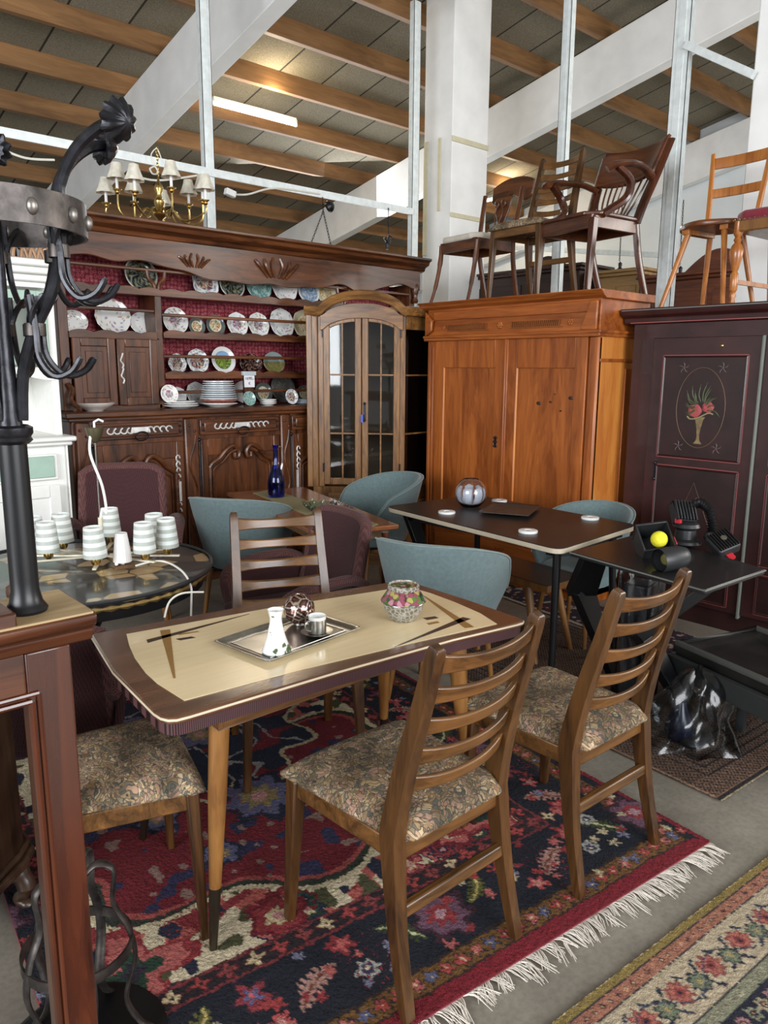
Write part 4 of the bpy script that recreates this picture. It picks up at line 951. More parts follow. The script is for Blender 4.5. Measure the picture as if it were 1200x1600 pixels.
# ================= white and green cabinet =================
def white_cabinet():
    Y=4.55;xr=aty(112,690,Y).x
    t=thing('hutch_cabinet','white painted hutch with pale green panels and glazed top at the left','cabinet',(xr-1.2,Y,0))
    W=1.2;D=.5;MWp=M['white'];GR=plain('pale_green_paint',(.33,.47,.38),.45,noise=.05)
    zt=1.15
    MB().box(.0,.02,.08,W-.03,D,zt-.03).build('base_carcass',MWp,t,bev=.004)
    MB().box(-.02,-.04,zt-.03,W+.02,D,zt).box(-.01,-.02,zt-.055,W+.0,D,zt-.03).build('worktop',MWp,t,bev=.010)
    MB().box(0,0,0,W-.02,D,.08).build('plinth',MWp,t)
    for k in range(2):
        a=W-.09-.50*(k+1)-.02*k;b=a+.50
        d=MB().box(a,-.005,.90,b,.02,1.05).build('drawer',MWp,t,bev=.004);MB().box(a+.02,-.012,.915,b-.02,.0,1.04).build('drawer_panel',GR,d,bev=.004)
        framed_door(t,MWp,MWp,a,b,.12,.87,[(.20,.80)],.06,.02,0,'cupboard_door')
    MB().box(W-.035,-.012,.08,W-.03+.0,.01,1.1).build('corner_strip',MWp,t)
    # upper part, set back, narrower
    xr2=aty(85,500,Y+.1).x-(xr-1.2)
    z0,z1=1.15,2.02
    MB().box(.05,.10,z0,.09,D,z1).box(xr2-.04,.10,z0,xr2,D,z1).box(.05,D-.02,z0,xr2,D,z1).box(.05,.10,1.52,xr2,D,1.545).box(.05,.1,z1-.03,xr2,D,z1).build('upper_carcass',MWp,t,bev=.003)
    n=24;pp=[(.09+(xr2-.13)*i/n,1.52-.03*(1+.8*math.cos(2*PI*abs(i/n-.5)*2))*.9) for i in range(n+1)]
    MB().prism(pp+[(xr2-.04,1.53),(.09,1.53)],.02,(0,.10,0),(1,0,0),(0,0,1)).build('arched_valance',MWp,t)
    for k in range(3):
        w=(xr2-.13)/2.2;b=xr2-.045-w*k;a=b-w+.006
        if a<.05:continue
        d=MB().box(a,.085,1.56,a+.05,.105,1.97).box(b-.05,.085,1.56,b,.105,1.97).box(a+.05,.085,1.56,b-.05,.105,1.62).box(a+.05,.085,1.91,b-.05,.105,1.97).build('glazed_door',GR,t,bev=.003)
        MB().box(a+.05,.093,1.62,b-.05,.096,1.91).build('glass_pane',M['pane'],d);MB().box((a+b)/2-.006,.088,1.62,(a+b)/2+.006,.1,1.91).build('glazing_bar',MWp,d)
    MB().box(.03,.07,z1,xr2+.03,D,z1+.04).box(.0,.04,z1+.04,xr2+.05,D,z1+.08).box(-.02,.02,z1+.08,xr2+.07,D,z1+.12).build('cornice',MWp,t,bev=.01)
    return t,z1+.12,xr-1.2,Y
wc,zwc,xwc,ywc=white_cabinet()
# ================= upholstered chairs =================
def splay_legs(t,pts,z,mat,r0=.020,r1=.011,out=.05):
    for x,y in pts:
        n=Vector((x,y,0)).normalized()
        MB().tube([(x,y,z),(x+n.x*out,y+n.y*out,0)],[r0,r1],12).build('leg',mat,t)
def tub_chair(label,group):
    t=thing('tub_chair',label,'chair',group=group)
    A0=2.15
    def sh(k):
        def f(u,v):
            a=(u*2-1)*A0;c=math.cos(a);front=max(0,abs(a)/A0)
            zt=.80-.185*front**2.4-.10*max(0,front-.82)/.18;zb=.36
            z=zb+(zt-zb)*v
            r=.205+.085*v**.8+.012*(1-front)*v
            r-=k*.0
            ex=r*1.0;ey=r*1.04
            return (math.sin(a)*ex,-c*ey+.02-.035*v*(1-front),z)
        return f
    MB().grid(sh(0),48,12).build('shell',M['teal'],t,solid=.032,off=-1,bev=.010,seg=3)
    def rim():
        f=sh(0);return [Vector(f(i/47,1))+Vector((0,0,.002)) for i in range(48)]
    MB().tube(rim(),.004,6).build('piping',M['teal_in'],t)
    MB().lathe([(0,.355),(.19,.355),(.225,.375),(.235,.41),(.225,.445),(.19,.462),(0,.468)],36,(0,.035,0),wob=lambda a,z:1+.07*abs(math.sin(a))**6*(math.sin(a)>0),capb=False).build('seat_cushion',M['teal'],t)
    MB().box(-.15,-.13,.33,.15,.16,.36).build('underframe',M['black'],t,bev=.01)
    splay_legs(t,((-.15,-.13),(.15,-.13),(-.15,.16),(.15,.16)),.35,M['beech'],.019,.011)
    return t
GT='blue-green velvet tub chairs'
tc=tub_chair('blue-green tub chair left of the wooden table with the blue bottle',GT)
put(tc,(2.36,3.95,0),yaw((.80,.55)))
tc.scale=(1.05,1.05,1.02)
put(copy_tree(tc),(3.40,3.90,0),yaw((-.95,.15)),'blue-green tub chair between the glass display cabinet and the wooden table')
put(copy_tree(tc),(2.47,2.36,0),yaw((.88,.35)),'blue-green tub chair directly behind the inlaid table, left of the laminate table')
put(copy_tree(tc),(3.70,2.42,0),yaw((-.99,.0)),'blue-green tub chair on the far side of the laminate table before the pine wardrobe',sc=(.94,.94,.96))
def armchair_purple(label,group):
    t=thing('upholstered_armchair',label,'armchair',group=group);pu,tr=M['purple'],M['purple_trim']
    def bk(u,v):
        a=u*2-1;w=(.245-.015*v)*(1-.03*abs(a)**4)
        z=.40+.56*v-.03*abs(a)**6*v
        return (a*w,-.22-.10*v+.045*a*a,z)
    MB().grid(bk,20,14).build('backrest',pu,t,solid=.06,off=0,bev=.02,seg=3)
    P_=[bk(0,q/8) for q in range(9)]+[bk(q/12,1) for q in range(1,12)]+[bk(1,1-q/8) for q in range(9)]
    MB().tube(P_,.030,10).build('back_trim',tr,t)
    MB().prism([(-.24,-.20),(.24,-.20),(.27,.22),(.24,.27),(-.24,.27),(-.27,.22)],.12,(0,0,.33)).build('seat_cushion',pu,t,bev=.035,seg=4)
    for s in (-1,1):
        MB().tube(spline([(s*.245,-.24,.60),(s*.30,-.14,.665),(s*.315,.02,.665),(s*.305,.16,.64),(s*.295,.22,.58),(s*.285,.22,.48),(s*.27,.20,.38)],5),[.035]*31,10,sx=1.1,sy=.85).build('armrest',tr,t)
        MB().grid(lambda u,v:(s*(.262+.03*v),-.24+.44*u,.38+(.25-.05*abs(u-.5))*v),8,6).build('arm_panel',pu,t,solid=.03)
    splay_legs(t,((-.20,-.18),(.20,-.18),(-.21,.2),(.21,.2)),.34,M['beech'],.022,.013)
    return t
GP='purple woven armchairs'
ac=armchair_purple('high-backed purple armchair behind the round table, in front of the dresser',GP);put(ac,(1.70,4.18,0),yaw((-.45,-.9)),sc=(1.0,1.0,.99))
put(copy_tree(ac),(2.06,2.98,0),yaw((-.99,.12)),'purple armchair between the round table and the tub chair, behind the free ladder-back chair',sc=(1.05,1,.86))
c_=put(copy_tree(ac),(.76,2.70,0),yaw((.35,.94)),'purple armchair at the left, its back toward the corner of the inlaid table',sc=(.95,.9,.74))
# ================= round mosaic table =================
def round_table():
    C0=Vector((1.12,3.24,0));R=.56;z=.69
    t=thing('round_table','round black table with stone mosaic top under glass and gilt rope edge','table',C0)
    m,nt,b=new('stone_mosaic');co=coords(nt,rnd=False);v=N(nt,'ShaderNodeTexVoronoi');v.inputs['Scale'].default_value=9;nt.links.new(co,v.inputs[0]);sp=N(nt,'ShaderNodeSeparateColor');nt.links.new(v.outputs['Color'],sp.inputs[0])
    r=ramp(nt,[(0,'#1c1d1c'),(.45,'#2b2a27'),(.62,'#4a4037'),(.68,'#a88a60'),(.82,'#bda47a'),(.95,'#3a3b38')],'CONSTANT');nt.links.new(sp.outputs[0],r.inputs[0])
    e=N(nt,'ShaderNodeTexVoronoi',feature='DISTANCE_TO_EDGE');e.inputs['Scale'].default_value=9;nt.links.new(co,e.inputs[0]);er=ramp(nt,[(.02,(.15,.15,.15)),(.05,(1,1,1))]);nt.links.new(e.outputs['Distance'],er.inputs[0])
    mx=N(nt,'ShaderNodeMix',data_type='RGBA',blend_type='MULTIPLY');mx.inputs['Factor'].default_value=1;nt.links.new(r.outputs[0],mx.inputs['A']);nt.links.new(er.outputs[0],mx.inputs['B']);nt.links.new(mx.outputs['Result'],b.inputs['Base Color']);b.inputs['Roughness'].default_value=.28;b.inputs['Coat Weight'].default_value=.25
    MB().lathe([(0,z-.012),(R-.01,z-.012),(R-.01,z),(0,z)],64,capb=False).build('mosaic_top',m,t)
    MB().lathe([(R-.008,z-.006),(R+.005,z-.006),(R+.008,z+.002),(R+.004,z+.008),(R-.008,z+.008)],80,capb=False).build('glass_rim',M['blackplastic'],t)
    rp=MB();n=220
    rp.tube([((R-.03)*math.cos(2*PI*i/n),(R-.03)*math.sin(2*PI*i/n),z-.035) for i in range(n)],[.010+.0035*math.cos(i*PI/2) for i in range(n)],6,closed=True);rp.build('rope_edge',plain('gilt_dark',(.30,.20,.07),.4,.7,noise=.4),t)
    MB().lathe([(R-.04,z-.085),(R-.035,z-.012)],64,capb=True,capt=True).build('apron',M['black'],t)
    MB().lathe([(.12,0.10),(.14,.14),(.08,.20),(.05,.30),(.07,.42),(.11,.52),(.20,.60),(.30,z-.085)],32,capt=True).build('pedestal',M['black'],t)
    for k in range(4):
        a=k*PI/2+.5;MB().tube(spline([(.09*math.cos(a),.09*math.sin(a),.17),(.25*math.cos(a),.25*math.sin(a),.15),(.36*math.cos(a),.36*math.sin(a),.05),(.40*math.cos(a),.40*math.sin(a),.02)],5),.026,10).build('leg',M['black'],t)
round_table()
RZ=.70
# ---- chandelier with striped shades set down on the table ----
m,nt,b=new('striped_shade');tc_=N(nt,'ShaderNodeTexCoord');sp=N(nt,'ShaderNodeSeparateXYZ');nt.links.new(tc_.outputs['Object'],sp.inputs[0]);mu=N(nt,'ShaderNodeMath',operation='MULTIPLY');mu.inputs[1].default_value=2*PI/.034;nt.links.new(sp.outputs[2],mu.inputs[0]);sn=N(nt,'ShaderNodeMath',operation='SINE');nt.links.new(mu.outputs[0],sn.inputs[0]);r=ramp(nt,[(.45,'#e0e0da'),(.55,'#b0b0a8')]);ad=N(nt,'ShaderNodeMath',operation='MULTIPLY_ADD');ad.inputs[1].default_value=.5;ad.inputs[2].default_value=.5;nt.links.new(sn.outputs[0],ad.inputs[0]);nt.links.new(ad.outputs[0],r.inputs[0]);nt.links.new(r.outputs[0],b.inputs['Base Color']);b.inputs['Roughness'].default_value=.5;b.inputs['Subsurface Weight'].default_value=.15
MSH=m
def lamp_set():
    zc=RZ+.045;hub=atz(160,862,zc)
    t=thing('chandelier','brass ceiling lamp with striped white shades set down on the round table','lamp',(hub.x,hub.y,RZ))
    MB().lathe([(.012,0),(.026,.004),(.03,.02),(.018,.03),(.012,.06),(.017,.07),(.012,.085),(.006,.09)],20,(0,0,.012)).build('hub',M['brass'],t)
    top=aty(149,672,hub.y)
    MB().tube([(0,0,.09),(0,0,.20)],.010,10).build('cream_tube',plain('cream_tube',(.6,.56,.42),.4),t)
    H=top.z-RZ
    MB().tube([(0,0,.19),(0,0,H)],.0035,6).build('rod',M['pewter'],t)
    MB().lathe([(.006,-.055),(.020,-.045),(.032,-.02),(.038,.01),(.036,.012),(.0,.012)],24,(0,0,H)).build('ceiling_canopy',plain('old_brass',(.16,.14,.08),.45,.8),t)
    MB().tube([(-.0,0,H+.01),(.0,0,H+.035),(.02,0,H+.045),(.04,0,H+.035)],.005,6).build('hook',M['whiteplastic'],t)
    MB().tube(spline([(-.02,-.01,H-.01),(-.03,-.015,H-.10),(.01,-.02,H-.24),(.022,-.02,H-.36),(.01,-.01,.24),(.0,0,.19)],6),.006,8).build('cord',M['whiteplastic'],t)
    for (px,py,hh) in ((75,857,1),(55,848,1),(98,842,1),(149,866,1),(173,832,.95),(226,858,1),(243,842,.95),(262,850,.95),(30,850,1)):
        b=atz(px,py,zc+.03)-Vector((hub.x,hub.y,RZ));e=b.copy();e.z=.022
        d=Vector((e.x,e.y,0));L_=d.length;d.normalize()
        MB().bar((d.x*.02,d.y*.02,.028),(d.x*(L_+.05),d.y*(L_+.05),.022),.016,.008).build('arm',plain('cream_arm',(.66,.62,.48),.3,.3) if False else M['cream_arm'],t,bev=.001)
        MB().lathe([(.014,-.045),(.020,-.035),(.020,-.012),(.010,-.01)],16,(b.x,b.y,b.z)).build('lamp_holder',M['brass'],t)
        s=MB().lathe([(.049,0),(.046,.04),(.042,.085),(.038,.13),(.0365,.13),(.041,.085),(.047,.0)],48,(0,0,0),wob=lambda a,z:1+.012*math.cos(a*30),capb=False).build('lamp_shade',MSH,t)
        s.location=(b.x,b.y,b.z-.012);s.rotation_euler=(0,.03*math.sin(px),0)
M['cream_arm']=plain('cream_arm',(.66,.62,.48),.3,.3)
lamp_set()
p=atz(192,884,RZ+.01);t=thing('table_lamp','small lamp with white ribbed shade on a wooden wedge foot on the round table','lamp',p)
s_=plain('ribbed_white',(.66,.64,.62),.6)
MB().lathe([(.038,.02),(.036,.05),(.030,.10),(.024,.145),(.022,.145),(.033,.05),(.036,.02)],60,wob=lambda a,z:1+.03*math.cos(a*24),capb=False).build('lamp_shade',s_,t)
MB().prism([(-.045,0),(.05,0),(.05,.012),(-.02,.018),(-.045,.012)],.06,(0,.03,-.008),(1,0,0),(0,0,1)).build('wooden_foot',M['chairx'],t,bev=.002)
MB().tube([(0,0,0),(0,0,.05)],.008,8).sphere((-.035,-.02,.018),.008,8).build('switch',M['whiteplastic'],t)
pts=[atz(212,884,RZ+.015),atz(240,877,RZ+.02),atz(262,879,RZ+.015),atz(285,893,RZ+.01),aty(298,915,2.75),aty(299,940,2.75),aty(298,975,2.8)]
cable('electric_cable',pts,.0045,'white cable running from the small lamp over the round table edge')
cable('electric_cable',[aty(318,925,2.62),aty(285,927,2.62),aty(265,940,2.62),aty(257,965,2.6)],.004,'white cable loop hanging between the purple chair and the inlaid table')
# ================= wooden table with woven runner =================
def wood_table():
    t=thing('wooden_table','orange-brown wooden table with woven beige centre runner behind the tub chairs','table')
    a,b,c,d=Vector((2.77,2.985,0)),Vector((3.15,4.41,0)),Vector((2.60,4.55,0)),Vector((2.30,3.12,0))
    MT=wood('honey_top','#6d3d1e','#a06235','x',.8,.2,.5)
    MB().prism([(v.x,v.y) for v in (a,b,c,d)],.025,(0,0,.68)).build('tabletop',MT,t,bev=.004)
    e=(b-a).normalized();n=Vector((-e.y,e.x,0))
    MRn,nt,bb=new('woven_runner');wv=N(nt,'ShaderNodeTexWave');wv.inputs['Scale'].default_value=45;wv.inputs['Distortion'].default_value=.6;nt.links.new(coords(nt,(1,.2,1),(0,0,-.25),False),wv.inputs[0]);r=ramp(nt,[(.2,'#6f6a4e'),(.7,'#aaa078')]);nt.links.new(wv.outputs[0],r.inputs[0]);nt.links.new(r.outputs[0],bb.inputs['Base Color']);bb.inputs['Roughness'].default_value=.8
    p1=atz(591,819,.707);p2=atz(548,833,.707);p3=atz(395,770,.707);p4=atz(425,765,.707)
    q=[p1,p4,p3,p2]
    MB().prism([(v.x,v.y) for v in q],.003,(0,0,.7055)).build('inset_runner',MRn,t)
    L0=(a+d)/2
    MB().prism([(v.x+(m.x),v.y+m.y) for v,m in ((a,Vector((-.03,.05))),(b,Vector((-.05,-.05))),(c,Vector((.05,-.05))),(d,Vector((.05,.04))))],.05,(0,0,.63)).build('apron',M['chairx'],t)
    for v in (a+Vector((-.05,.06,0)),b+Vector((-.06,-.08,0)),c+Vector((.07,-.06,0)),d+Vector((.08,.05,0))):
        MB().tube([(v.x,v.y,.66),(v.x,v.y,0)],[.022,.014],12).build('leg',M['walnut'],t)
    return .705
WZ=wood_table()
bg=glass('cobalt_glass',(.02,.04,.55),.03)
p=atz(432,776,WZ+.005);t=thing('glass_bottle','cobalt blue glass bottle on the wooden table','bottle',p);t.scale=(1.12,1.12,1.2)
q=.155/.115
MB().lathe([(.0,.002),(.046,.002),(.050,.02),(.052,.08),(.046,.115),(.030,.15),(.018,.185),(.0145,.22),(.0145,.265),(.018,.285),(.016,.285),(.0115,.22),(.026,.15),(.042,.112),(.047,.08),(.044,.012),(0,.01)],32,capb=False).build('bottle_body',bg,t)
MB().tube(spline([(.014,0,.27),(.035,0,.275),(.05,0,.24),(.045,0,.18),(.033,0,.148)],5),.004,8).build('handle',M['glass'],t)
p=atz(500,799,WZ+.005);t=thing('glass_bowl','pale green spiky glass bowl on the wooden table runner','bowl',p)
gg=glass('pale_green_glass',(.72,.88,.80),.05)
MB().lathe([(.03,0),(.06,.008),(.085,.03),(.10,.05),(.095,.05),(.075,.028),(.05,.014),(0,.008)],32,wob=lambda a,z:1+.08*math.cos(a*9)*(z/.05)).build('bowl_body',gg,t)
mb=MB()
for k in range(9):
    a=k*2*PI/9;mb.tube([(.085*math.cos(a),.085*math.sin(a),.035),(.115*math.cos(a),.115*math.sin(a),.075)],[.008,.0012],6)
mb.build('spikes',gg,t)
# ================= laminate table and black table =================
def rrect(cs,r,n=5):
    out=[];k=len(cs)
    for i in range(k):
        p=Vector(cs[i]);a=(Vector(cs[i-1])-p).normalized();b=(Vector(cs[(i+1)%k])-p).normalized()
        s=p+a*r;e=p+b*r
        for j in range(n+1):
            u=j/n;out.append(tuple((1-u)**2*s+2*u*(1-u)*p+u*u*e))
    return out
def laminate_table():
    t=thing('laminate_table','dark brown laminate table with rounded corners, cream edge and black legs','table')
    cs=[(2.78,1.935),(3.56,2.0),(3.63,3.17),(2.90,3.25)]
    m=plain('dark_laminate',(.020,.017,.015),.38,coat=.0,noise=.3,nscale=4)
    MB().prism(rrect(cs,.07),.004,(0,0,.752)).build('tabletop',m,t,bev=.001)
    MB().prism(rrect(cs,.07),.024,(0,0,.728)).build('edge_band',plain('cream_band',(.50,.43,.32),.35),t,bev=.003)
    MB().box(2.88,2.05,.69,3.5,2.08,.728).box(2.95,3.07,.69,3.5,3.10,.728).box(2.95,2.05,.69,2.98,3.1,.728).build('underframe',M['black'],t)
    for p,q in (((2.90,2.03),(2.90,2.03)),((3.45,2.08),(3.50,2.06)),((3.50,3.05),(3.54,3.08))):
        MB().tube([(p[0],p[1],.73),(q[0],q[1],0)],[.02,.015],12).build('leg',M['black'],t)
    MB().bar((3.02,3.17,.73),(3.22,3.02,.0),.09,.035,.04,.03,up=(0,1,0)).build('leg',M['black'],t,bev=.004)
laminate_table()
def black_table():
    t=thing('black_table','matte black table carrying the black lamp parts and yellow ball','table')
    cs=[(2.70,1.225),(3.18,1.20),(3.44,1.90),(2.82,1.905)]
    MB().prism(rrect(cs,.012,2),.022,(0,0,.726)).build('tabletop',plain('black_board',(.012,.011,.011),.35,coat=.1),t,bev=.003)
    MB().prism([(3.03+(x-3.03)*1.006,1.56+(y-1.56)*1.006) for x,y in cs],.006,(0,0,.7385)).build('edge_highlight',plain('grey_highlight',(.16,.16,.145),.35),t,bev=.0006)  # grey strip paints the highlight along the tabletop edge
    a=Vector((2.92,1.84,.725));b=atx(908,925,3.02);c=atz(965,1055,.0);c=Vector((3.30,1.93,0))
    MB().bar(a,b,.11,.05,.14,.05,up=(0,0,1)).bar(b+Vector((0,0,.03)),c,.13,.05,.04,.04,up=(0,1,0)).build('leg',M['black'],t,bev=.003)
    MB().bar((3.10,1.32,.725),(2.98,1.62,.40),.10,.05,.12,.05).bar((2.98,1.62,.42),(3.12,1.42,0),.11,.05,.04,.04,up=(0,1,0)).build('leg',M['black'],t,bev=.003)
    MB().bar((3.0,1.3,.71),(3.05,1.85,.71),.06,.03).build('stretcher',M['black'],t)
black_table()
def bench():
    t=thing('wooden_bench','low wooden bench with dark brown top and splayed legs under the laminate table','bench')
    cs=[(3.129,2.239),(3.449,2.234),(3.511,3.00),(3.20,2.93)]
    MB().prism(cs,.004,(0,0,.447)).build('bench_top',plain('brown_leatherette',(.045,.025,.018),.4),t)
    MB().prism(cs,.035,(0,0,.412)).build('bench_frame',M['beech'],t,bev=.002)
    for p,q in (((3.18,2.40),(3.14,2.30)),((3.42,2.40),(3.46,2.30)),((3.24,2.82),(3.20,2.92)),((3.43,2.86),(3.48,2.95))):
        MB().tube([(p[0],p[1],.415),(q[0],q[1],0)],[.024,.014],12).build('leg',M['beech'],t)
bench()
BZ=.7565
# globe
p=atz(735,792,BZ);t=thing('glass_globe','clear glass globe with lilac pleats on the laminate table','glass globe',p);t.scale=(1.25,1.25,1.2)
MB().lathe([(.030,.0),(.045,.006),(.066,.03),(.074,.065),(.068,.10),(.050,.128),(.036,.138),(.034,.136),(.066,.10),(.072,.065),(.064,.03),(.04,.009),(0,.004)],40,wob=lambda a,z:1+.008*math.cos(a*12)).build('globe',M['glass'],t)
mb=MB()
for k in range(7):
    a=k*2*PI/7;mb.tube(spline([(.01*math.cos(a),.01*math.sin(a),.012),(.05*math.cos(a),.05*math.sin(a),.03),(.062*math.cos(a),.062*math.sin(a),.065),(.054*math.cos(a),.054*math.sin(a),.10)],4),[.003]+[.017]*11+[.002],6,sx=1.2,sy=.4)
mb.build('lilac_pleats',plain('lilac_glass',(.75,.75,.88),.2,Alpha=.75),t)
def coaster(px,py,label):
    t=thing('coaster',label,'coaster',atz(px,py,BZ),group='white round coasters on the laminate table')
    MB().lathe([(.046,0),(.048,.004),(.047,.012),(.043,.0135),(.018,.0125),(.018,.010),(0,.0098)],36).build('coaster_body',M['whiteplastic'],t)
    MB().lathe([(.0,.0104),(.013,.0104),(.013,.0098)],20,capb=False).build('centre_dot',plain('grey_centre',(.35,.34,.32),.6) if 'dot' not in M else M['dot'],t)
M['dot']=plain('grey_centre',(.35,.34,.32),.6)
coaster(780,784,'white round coaster right of the glass globe, nearest the pine wardrobe');coaster(698,802,'white round coaster at the left, in front of the glass globe');coaster(825,832,'white round coaster nearest the camera, in front of the dark square dish');coaster(922,811,'white round coaster at the right end of the laminate table')
p=atz(797,800,BZ);t=thing('square_dish','dark grey hammered square dish on the laminate table','dish',p,.45);t.scale=(1.22,1.22,1)
MB().grid(lambda u,v:((u*2-1)*.14,(v*2-1)*.115,.004+.016*max(abs(u*2-1),abs(v*2-1))**4),20,20).build('dish_body',plain('hammered_slate',(.05,.047,.042),.38,.3,bmp=.6,nscale=60),t,solid=.004)
# ---- black lamp heads on the black table ----
KZ=.75;kp=M['blackplastic'];rd_=plain('red_clip',(.5,.02,.03),.4)
def ribbed(t,w,n,mat,name='ribs',o=(0,0,0)):
    mb=MB()
    for i in range(n):
        x=-w/2+w*(i+.5)/n;mb.box(o[0]+x-w/n*.28,o[1]-w/2,o[2],o[0]+x+w/n*.28,o[1]+w/2,o[2]+.012)
    mb.build(name,mat,t,bev=.001)
p=atz(1020,868,KZ);t=thing('spotlight','open square black lamp housing holding a yellow ball','lamp',p+Vector((0,0,.055)))
t.rotation_euler=(.75,-.15,-.75)
mb=MB();w=.068
mb.box(-w,-w,-.05,-w+.006,w,.06).box(w-.006,-w,-.05,w,w,.06).box(-w,-w,-.05,w,-w+.006,.06).box(-w,w-.006,-.05,w,w,.06).box(-w,-w,-.055,w,w,-.048)
mb.build('housing',kp,t,bev=.004);ribbed(t,.12,8,kp,o=(0,0,-.066))
MB().box(w,-.02,-.02,w+.03,.02,-.0).build('red_clip',rd_,t,bev=.003)
B_=p+Vector((-.004,-.012,.085))
o=MB().sphere((0,0,0),.036,24).build('yellow_ball',plain('yellow_foam',(.80,.72,.03),.7,noise=.1,nscale=80,bmp=.3));o.location=(p.x-.012,p.y-.030,p.z+.080);tag(o,'bright yellow ball lying in the open square lamp housing','ball')
p=atz(1050,890,KZ);t=thing('spotlight','black cylindrical lamp head lying on its side on the black table','lamp',p+Vector((0,0,.048)))
MB().lathe([(.047,-.07),(.050,-.06),(.048,.03),(.038,.06),(.02,.075),(.0,.078),(.0,.06),(.035,.04),(.044,-.06)],32,axis=(.80,-.30,.05),capb=False).build('housing',kp,t)
MB().lathe([(0,-.02),(.03,-.03),(.02,-.045),(0,-.05)],16,axis=(.80,-.30,.05)).build('lens',plain('olive_lens',(.12,.11,.03),.3),t)
p=atz(1070,850,KZ);t=thing('spotlight','black ribbed lamp base with corrugated hose standing on the black table','lamp',p)
MB().lathe([(.06,0),(.075,.008),(.07,.02),(.05,.03),(.045,.07),(.062,.085),(.055,.10),(.03,.11),(.025,.13),(0,.13)],28).build('base',kp,t)
mb=MB();mb.m=Matrix.Translation((-.02,.01,.15))@Euler((.9,.1,-.6)).to_matrix().to_4x4()
mb.box(-.05,-.05,-.03,.05,.05,.02)
for i in range(7):mb.box(-.05+i*.015,-.05,.02,-.044+i*.015,.05,.035)
mb.build('ribbed_head',kp,t,bev=.003)
hp=spline([(.0,.0,.165),(.045,-.025,.195),(.085,-.055,.165),(.095,-.075,.10),(.075,-.09,.045),(.025,-.10,.045)],18)
n=len(hp);MB().tube(hp,[.021+.004*math.sin(i*1.57) for i in range(n)],12).build('corrugated_hose',M['black'],t)
MB().box(-.085,-.01,.11,-.065,.015,.13).build('red_clip',rd_,t)
p=atz(1128,862,KZ);t=thing('spotlight','separate black ribbed lamp head with red clip at the right','lamp',p+Vector((0,0,.04)));t.rotation_euler=(.55,-.35,-.55)
MB().box(-.055,-.055,-.035,.055,.055,.02).build('housing',kp,t,bev=.012,seg=3);ribbed(t,.10,8,M['black'],o=(0,0,.02))
MB().lathe([(.012,.0),(.014,.006),(.0,.008)],16,(0,0,.032)).build('screw',M['pewter'],t);MB().box(-.02,-.08,-.03,.01,-.055,-.015).build('red_clip',rd_,t)
# ================= black upholstered bench at right =================
def black_bench():
    t=thing('black_lounge_seat','black upholstered seat with grey edged tray top at the right edge','seat')
    fr=plain('charcoal_frame',(.028,.030,.030),.45);le=plain('black_leather',(.012,.011,.010),.33,noise=.5,nscale=5,bmp=.3)
    a=atz(1045,1035,.24);b=atz(1200,1108,.24);d=(b-a).normalized();a=a-d*.02;b=b+d*.25;n=Vector((-d.y,d.x,0));n=n if n.x>0 else -n
    MB().bar(a,b,.035,.09).bar(a+n*.55,b+n*.55,.035,.09).bar(a,a+n*.55,.035,.09).bar(b,b+n*.55,.035,.09).build('frame',fr,t,bev=.003)
    for q in (a+d*.04+n*.10,a+d*.3+n*.16,b-d*.03+n*.02,b-d*.04+n*.5):
        MB().bar((q.x,q.y,.2),(q.x,q.y,0),.035,.035).build('leg',fr,t)
    u=lambda x,y,z:a+d*x+n*y+Vector((0,0,z))
    L_=(b-a).length
    def f(p,q):
        x=p*2-1;y=q*2-1;m=max(abs(x),abs(y));h=.30+.018*(m>.9)-.012*(m<.85)+.01*math.sin(5*x)*(1-m)
        return u(L_/2+x*L_/2*1.0,.30+y*.26,h)-Vector((0,0,.24))
    MB().grid(f,30,24).build('seat_pad',le,t,solid=.07,off=-1,bev=.008)
    MB().tube([u(.02,.05,.085),u(L_-.02,.05,.085),u(L_-.02,.55,.085),u(.02,.55,.085)],.016,8,closed=True).build('grey_rim',plain('grey_rim',(.075,.075,.068),.5),t)
    MB().tube(spline([u(.05,.62,.06),u(.1,.62,.16),u(.3,.62,.2),u(L_-.1,.62,.17),u(L_,.62,.06)],6),.02,8).build('back_rail',fr,t)
black_bench()
# plastic wrapped parcel under the black table
c=atz(1000,1108);t=thing('wrapped_parcel','upright dark parcel wrapped in clear film under the black table','parcel',(c.x+.02,c.y+.05,0),.2)
MB().box(-.07,-.06,.0,.07,.06,.60).build('dark_core',M['blackplastic'],t,bev=.01)
MB().grid(lambda u,v:((.10+.012*math.sin(9*u*2*PI+8*v))*math.cos(u*2*PI)*1.1,(.095+.01*math.sin(7*u*2*PI-9*v))*math.sin(u*2*PI),.004+v*.63),56,24,cu=True).build('film',M['plastic_bag'],t)
# plastic bag
def bag():
    p=Vector((2.97,1.36,0));t=thing('plastic_bag','clear plastic bag with dark objects on the brown rug, under the black table','bag',p)
    rd=random.Random(5)
    off={}
    def f(u,v):
        a=u*2*PI;z=v*.30
        r=(.165*(1-v)**.55+.035)*(1+.14*math.sin(3*a+7*v)+.09*math.sin(7*a-9*v)+.03*math.sin(15*a+10*v))
        if v>.98:r*=.6
        return (r*1.15*math.cos(a)+.02*v,r*.9*math.sin(a),z*(1+.05*math.sin(5*a))+.003)
    MB().grid(f,64,22,cu=True).build('film',M['plastic_bag'],t)
    MB().lathe([(.05,.0),(.06,.03),(.055,.08),(.035,.12),(.02,.17),(.0,.18)],20,(-.04,.03,.005)).build('dark_fitting',plain('navy_object',(.008,.012,.03),.25),t)
    MB().box(-.10,-.08,.004,.06,.0,.04).build('black_box',M['blackplastic'],t,bev=.02)
bag()
